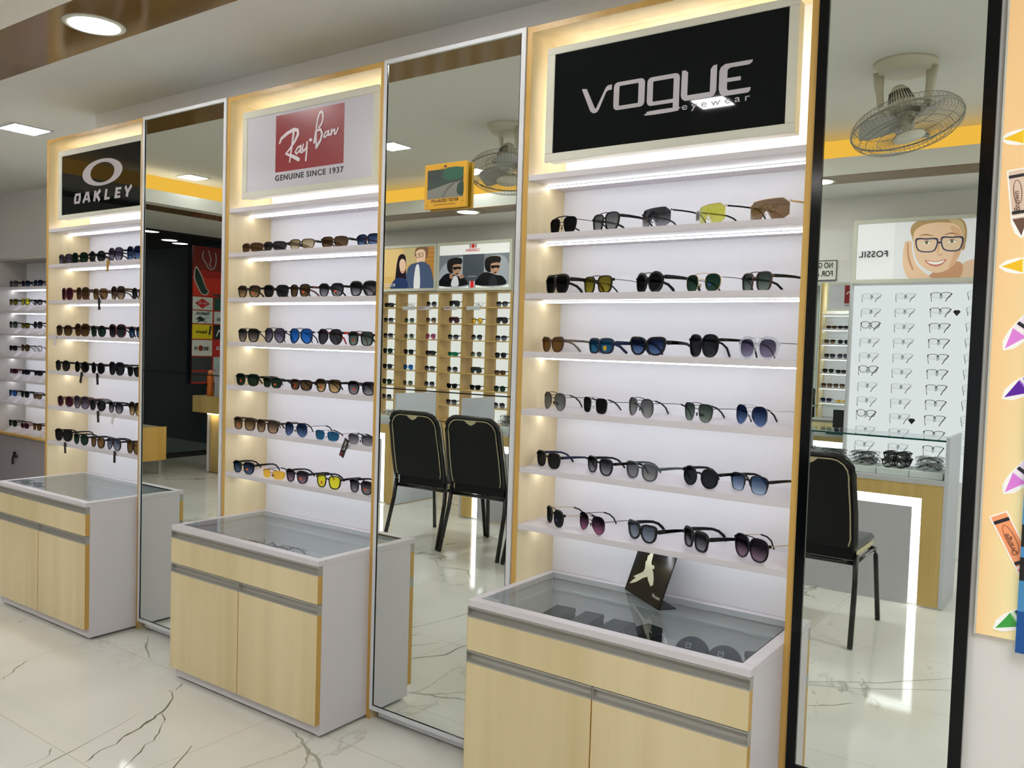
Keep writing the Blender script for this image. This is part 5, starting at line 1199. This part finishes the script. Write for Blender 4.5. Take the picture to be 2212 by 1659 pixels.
# ---------------------------------------------------------------- reception desk, bottle, box, low bench near the shopfront
c = empty('reception_desk', (-6.15, -3.05, 0)); tag(c, 'wooden desk with lit ribbed pillar near the shopfront, seen in farthest mirror', 'desk')
B('desk_top', [(-.77, .85, -.45, 0, .63, .80)], M_FARW, c)
bm = bmesh.new()
for k in range(14): lathe(bm, [(.016, 0.01), (.016, .625)], 10, M=Matrix.Translation((-.56+k*.028, -.09, 0)))
box(bm, -.575, -.18, -.30, -.09, .01, .63)
new_obj('ribbed_leg', bm, M_FARW, c)
B('desk_light', [(-.57, -.18, -.05, -.04, .615, .629)], emit('desk_led', (1, .85, .55), 9), c)
B('side_panel', [(-.60, -.585, -.32, -.06, .01, .63), (.82, .84, -.4, -.02, .01, .63)], M_LAM, c)
o = empty('water_bottle', (-6.76, -3.15, .8005)); tag(o, 'orange plastic bottle standing on the desk end', 'bottle')
bm = bmesh.new(); lathe(bm, [(.030, 0), (.036, .01), (.036, .08), (.030, .11), (.031, .14), (.037, .17), (.036, .21), (.026, .235)], 24); new_obj('bottle_body', bm, mat('orange_plastic', (214, 110, 36), .3), o)
bm = bmesh.new(); lathe(bm, [(.024, .235), (.026, .24), (.026, .262), (.020, .268)], 24); new_obj('cap', bm, mat('cap_orange', (230, 150, 110), .4), o)
o = B('white_box', [(-.10, .14, -.1, .1, 0, .31)], mat('box_grey', (176, 178, 184), .6)); o.location = (-6.52, -3.2, .8005); tag(o, 'pale box standing on the desk beside the orange bottle', 'box')
o = empty('display_plinth', (-7.22, -2.55, 0)); tag(o, 'low wooden block with honey edges, at left of farthest mirror', 'plinth')
bm = bmesh.new(); box(bm, -.3, .30, -.2, .2, .16, .48, 0); box(bm, -.305, .305, .2, .206, .15, .185, 1); box(bm, -.305, .305, .2, .206, .455, .49, 1); box(bm, .27, .305, .2, .206, .185, .455, 1); box(bm, .3, .306, -.2, .2, .15, .49, 1)
new_obj('block', bm, [M_DOOR, M_EDGE], o)
B('leg', [(-.27, -.24, -.17, -.14, 0, .16)], M_ALU, o); B('leg', [(.24, .27, -.17, -.14, 0, .16)], M_ALU, o); B('leg', [(-.27, -.24, .14, .17, 0, .16)], M_ALU, o); B('leg', [(.24, .27, .14, .17, 0, .16)], M_ALU, o)

# shopfront poster with logos (faces +x); u along -y as mirrored
o = empty('window_poster', (-7.90, -3.69, .86)); tag(o, 'red poster of brand tiles and dark glove shapes by the shopfront glass', 'poster')
B('board', [(-.02, 0, -.62, 0, 0, 1.62)], mat('poster_back', (90, 14, 16), .5), o)
mp = lambda u, v, h: (.0005+h, -u, v-.86)
RD = (206, 50, 34)
sh = [(rrect(0, .62, .86, 2.48), (176, 36, 28)), (rrect(0, .62, 2.2, 2.48), (120, 34, 26)), (rrect(0, .62, 1.9, 2.12), RD)]
GRN = (30, 62, 54)
sh += [(blob([(.02, 2.2), (.05, 2.24), (.12, 2.14), (.18, 2.0), (.22, 1.96), (.19, 1.915), (.12, 1.92), (.06, 2.0), (.015, 2.1)]), (200, 196, 180)), (blob([(.03, 2.19), (.05, 2.22), (.11, 2.13), (.17, 2.0), (.205, 1.96), (.18, 1.925), (.125, 1.93), (.07, 2.01), (.028, 2.1)]), GRN),
       (blob([(.25, 1.93), (.36, 1.93), (.46, 1.99), (.56, 2.2), (.60, 2.24), (.62, 2.1), (.60, 2.0), (.5, 1.91), (.35, 1.90)]), GRN)]
for q in strokes(smooth_poly([(.14, 2.42), (.13, 2.34), (.17, 2.29), (.2, 2.24), (.26, 2.22), (.3, 2.27), (.31, 2.36), (.28, 2.43)], 4)[:-4], .010): sh.append((q, (190, 190, 186)))
for q in strokes([(.20, 2.44), (.24, 2.34), (.22, 2.27), (.25, 2.25)], .009): sh.append((q, (190, 190, 186)))
cells = [(1.735, 1.885, (214, 220, 214), (34, 84, 70)), (1.575, 1.722, (206, 220, 214), (206, 216, 212)), (1.392, 1.562, (226, 206, 30), (30, 40, 40)), (1.19, 1.378, (214, 218, 210), (190, 44, 40)), (1.02, 1.178, (54, 58, 60), (180, 196, 196)), (.88, 1.0, (60, 60, 60), (200, 200, 196))]
for z0_, z1_, ca, cb in cells: sh.append((rrect(0, .272, z0_, z1_), ca)); sh.append((rrect(.292, .60, z0_, z1_), cb))
sh += [([(.03, 1.81), (.13, 1.87), (.235, 1.81), (.13, 1.75)], (190, 36, 40)), (ell(.115, 1.28, .03, .035, 18), (206, 60, 30)), ([(.04, 1.62), (.10, 1.66), (.16, 1.63), (.22, 1.66), (.15, 1.61), (.22, 1.585), (.13, 1.60), (.05, 1.585), (.09, 1.615)], (34, 44, 44)),
       ([(.235, 1.55), (.262, 1.55), (.245, 1.44), (.218, 1.44)], (50, 50, 40))]
for q in strokes([(.33, 1.43), (.36, 1.5), (.42, 1.46), (.40, 1.52)], .014): sh.append((q, (226, 230, 228)))
art('print', sh, mp, o, rough=.25, step=.00006)
FX = lambda u, z: face_m((.0078, -u, z-.86), (0, 1, 0), (0, 0, 1))
for s_, u, z, sz, c_, sx in (('Lee C', .13, 1.795, .035, (230, 220, 220), 1.3), ('Reebok', .135, 1.665, .058, (40, 48, 46), 1.0), ('Esports', .12, 1.45, .05, (60, 58, 30), 1.0), ('acti n', .125, 1.24, .088, (40, 44, 46), 1.0), ('as', .36, 1.60, .07, (40, 48, 46), 1.2), ('ta', .36, 1.25, .08, (226, 226, 226), 1.2)):
    text_mesh('lettering', s_, sz, mat('pl_%d_%d' % (c_[0], c_[2]), c_, .4), o, FX(u, z), bold=.001, sx=sx, depth=.0003)

# ================================================================ CEILING FANS
M_FAN = mat('fan_ivory', (206, 204, 188), .35, noise=.02); M_WIRE = mat('fan_wire', (150, 150, 140), .35, .3); M_BLADE = mat('fan_blade', (176, 178, 176), .2)
def fan(x, y, rot, label):
    o = empty('ceiling_fan', (x, y, Z2), rot); tag(o, label, 'fan', 'caged ceiling fans')
    bm = bmesh.new(); lathe(bm, [(.001, 0), (.15, 0), (.148, -.012), (.13, -.03), (.12, -.05), (.10, -.055), (.001, -.055)], 40); new_obj('ceiling_mount', bm, M_FAN, o)
    bm = bmesh.new()
    for s in (-1, 1): tube(bm, [(s*.125, 0, -.03), (s*.122, 0, -.12), (s*.112, 0, -.20), (s*.104, 0, -.235)], 0, flat=[(.055, .02), (.045, .018), (.035, .015), (.03, .014)])
    tube(bm, [(.108*math.cos(a), .108*math.sin(a), -.235) for a in [2*math.pi*k/32 for k in range(32)]], .008, 6, closed=True)
    new_obj('yoke', bm, M_FAN, o)
    Mh = Matrix.Translation((0, 0, -.235)) @ Matrix.Rotation(-.26, 4, 'Y') @ Matrix.Rotation(.12, 4, 'X')
    bm = bmesh.new(); lathe(bm, [(.001, .13), (.03, .125), (.05, .10), (.068, .05), (.08, .0), (.078, -.02), (.05, -.035), (.001, -.035)], 28, M=Mh)
    for k in range(10):
        a = .6+k*.2; v = Vector((.056*math.cos(a), .056*math.sin(a), .09)); tube(bm, [Mh @ v, Mh @ Vector((.075*math.cos(a), .075*math.sin(a), .03))], .0025, 5, mi=1)
    new_obj('motor_housing', bm, [M_FAN, M_BLKM], o)
    R0, zt, zb = .265, -.035, -.135
    Mc = Mh
    def P(r, z, a): return Mc @ Vector((r*math.cos(a), r*math.sin(a), z))
    bm = bmesh.new(); n = 72
    for k in range(n):
        a = 2*math.pi*k/n
        tube(bm, [P(.05, zt+.002, a), P(.15, zt+.004, a), P(R0-.02, zt-.006, a), P(R0, zt-.03, a), P(R0+.002, zt-.05, a)], .0011, 4, caps=False)
        tube(bm, [P(R0+.002, zt-.05, a), P(R0-.004, zb+.02, a), P(R0-.03, zb, a), P(.15, zb-.012, a), P(.07, zb-.014, a)], .0011, 4, caps=False)
    for r, z, t in ((R0+.002, zt-.05, .005), (R0-.03, zb, .002), (.15, zb-.012, .002), (R0-.02, zt-.006, .002), (.15, zt+.004, .002), (.205, zb-.007, .0018)):
        tube(bm, [P(r, z, 2*math.pi*k/48) for k in range(48)], t, 5, closed=True)
    new_obj('cage', bm, M_WIRE, o)
    bm = bmesh.new(); lathe(bm, [(.001, zb-.018), (.075, zb-.016), (.078, zb-.010), (.001, zb-.008)], 28, M=Mc); new_obj('badge_plate', bm, M_FAN, o)
    hub = bmesh.new(); lathe(hub, [(.001, -.11), (.03, -.105), (.036, -.09), (.036, -.045), (.001, -.045)], 20, M=Mc); hb = new_obj('hub', hub, M_FAN, o)
    for k in range(3):
        bm = bmesh.new(); a0 = 2*math.pi*k/3+.3; g = []
        for i in range(7):
            r = .03+.20*i/6; wd = (.04, .09, .13, .16, .17, .15, .10)[i]; row = []
            for j in range(5):
                f = j/4-.5; a = a0+f*wd/max(r, .06)*.9+.3*(i/6)
                row.append([bm.verts.new(P(r, -.078+f*-.045+q, a)) for q in (0, .002)])
            g.append(row)
        for i in range(6):
            for j in range(4):
                for q in (0, 1):
                    l = (g[i][j][q], g[i+1][j][q], g[i+1][j+1][q], g[i][j+1][q]); f = bm.faces.new(l if q else l[::-1]); f.smooth = True
        for i in range(6):
            for j in (0, 4): bm.faces.new((g[i][j][0], g[i+1][j][0], g[i+1][j][1], g[i][j][1]))
        new_obj('blade', bm, M_BLADE, o)
    return o
F1 = fan(.0, -2.43, -.0, 'ivory caged ceiling fan reflected in the black-framed mirror')
F2 = copy_tree(F1, loc=(-2.49, -2.46, Z2), rot=.5); F2['label'] = 'caged ceiling fan reflected at right edge of the middle mirror'

# ================================================================ CHAIRS
M_VIN = mat('black_vinyl', (11, 16, 19), .55, spec=.25, noise=.2, scale=60, bump=.15); M_CRM = mat('cream_piping', (196, 184, 146), .5, noise=.1, scale=40); M_SEAT = mat('charcoal_vinyl', (52, 54, 56), .5, noise=.15, scale=60, bump=.1); M_TUB = mat('black_tube', (14, 14, 15), .25)
def chair(x, y, rot, label):
    """origin on floor; backrest toward +y, seat toward -y"""
    o = empty('banquet_chair', (x, y, 0), rot); tag(o, label, 'chair', 'black banquet chairs by the service counters')
    hw = .225
    def back_c(z): return .235+.10*((z-.45)/.5) if z > .45 else .235
    # back frame arch
    pts = []
    zt = .93; r = .09
    Lp = [(-.212, .445), (-.222, .5), (-.222, .65), (-.215, .80)]
    arc = [(-.215+r-r*math.cos(t), .84+r*math.sin(t)) for t in (0, .4, .8, 1.2, 1.57)]
    half = Lp+arc
    full = half+[(-a, b) for a, b in half[::-1]]
    T('back_frame', [(a, back_c(b), b) for a, b in full], .013, M_TUB, o, n=8)
    def pad(nm, scale, y0, y1, m_, par, notch=False):
        bm = bmesh.new(); L = [(a*scale, .69+(b-.69)*scale) for a, b in full]
        L = [(a, max(b, .47)) for a, b in L]
        f1 = [bm.verts.new((a, back_c(b)+y0, b)) for a, b in L]; f2 = [bm.verts.new((a, back_c(b)+y1, b)) for a, b in L]
        bm.faces.new(f1); bm.faces.new(f2[::-1])
        for k in range(len(L)): k2 = (k+1) % len(L); bm.faces.new((f1[k], f2[k], f2[k2], f1[k2]))
        return new_obj(nm, bm, m_, par)
    br = pad('backrest', .95, -.012, .010, M_VIN, o)
    pad('side_band', .955, -.045, -.012, M_CRM, br)
    pad('front_cushion', .93, -.062, -.045, M_SEAT, br)
    pp = [(a*.90, .69+(b-.69)*.92) for a, b in full]; pp = [(a, max(b, .48)) for a, b in pp]
    T('piping', [(a, back_c(b)+.011, b) for a, b in pp], .0035, M_CRM, br, n=6)
    bm = bmesh.new(); f = [bm.verts.new((a, back_c(b)+.0125, b)) for a, b in ((-.05, .908), (.05, .908), (.025, .888), (.0, .878), (-.025, .888))]; bm.faces.new(f)
    r2 = bmesh.ops.extrude_face_region(bm, geom=bm.faces[:]); bmesh.ops.translate(bm, vec=(0, .002, 0), verts=[v for v in r2['geom'] if isinstance(v, bmesh.types.BMVert)])
    new_obj('handle_tab', bm, M_CRM, br)
    bm = bmesh.new(); box(bm, -.208, .208, -.215, .19, .405, .435, 0, .008); box(bm, -.208, .208, .19, .215, .405, .50, 2, .004); box(bm, -.212, .212, -.222, .20, .435, .475, 1, .016); new_obj('seat', bm, [M_CRM, M_SEAT, M_VIN], o)
    T('seat_frame', [(-.218, .225, .395), (.218, .225, .395), (.212, -.20, .395), (-.212, -.20, .395)], .012, M_TUB, o, closed=True, n=8)
    for s in (-1, 1):
        T('leg', [(s*.222, .225, .44), (s*.228, .245, .30), (s*.238, .33, 0.004)], 0, M_TUB, o, flat=(.024, .024))
        T('leg', [(s*.205, -.15, .405), (s*.215, -.195, .395), (s*.222, -.212, .36), (s*.238, -.25, .004)], 0, M_TUB, o, flat=(.024, .024))
    bm = bmesh.new()
    for s in (-1, 1): box(bm, s*.235-.008, s*.235+.008, .285, .30, .10, .115)
    new_obj('stud', bm, M_TUB, o)
    return o
C1 = chair(-3.02, -2.47, -.04, 'black banquet chair left of its neighbour in the middle mirror')
for x, y, r, l in ((-2.515, -2.48, -.04, 'black banquet chair with cream tab, right of the pair in middle mirror'), (-1.99, -2.49, -.04, 'black banquet chair barely seen at right edge of middle mirror'), (-.27, -2.33, .0, 'black banquet chair seen in the black-framed mirror')):
    c = copy_tree(C1, loc=(x, y, 0), rot=r); c['label'] = l
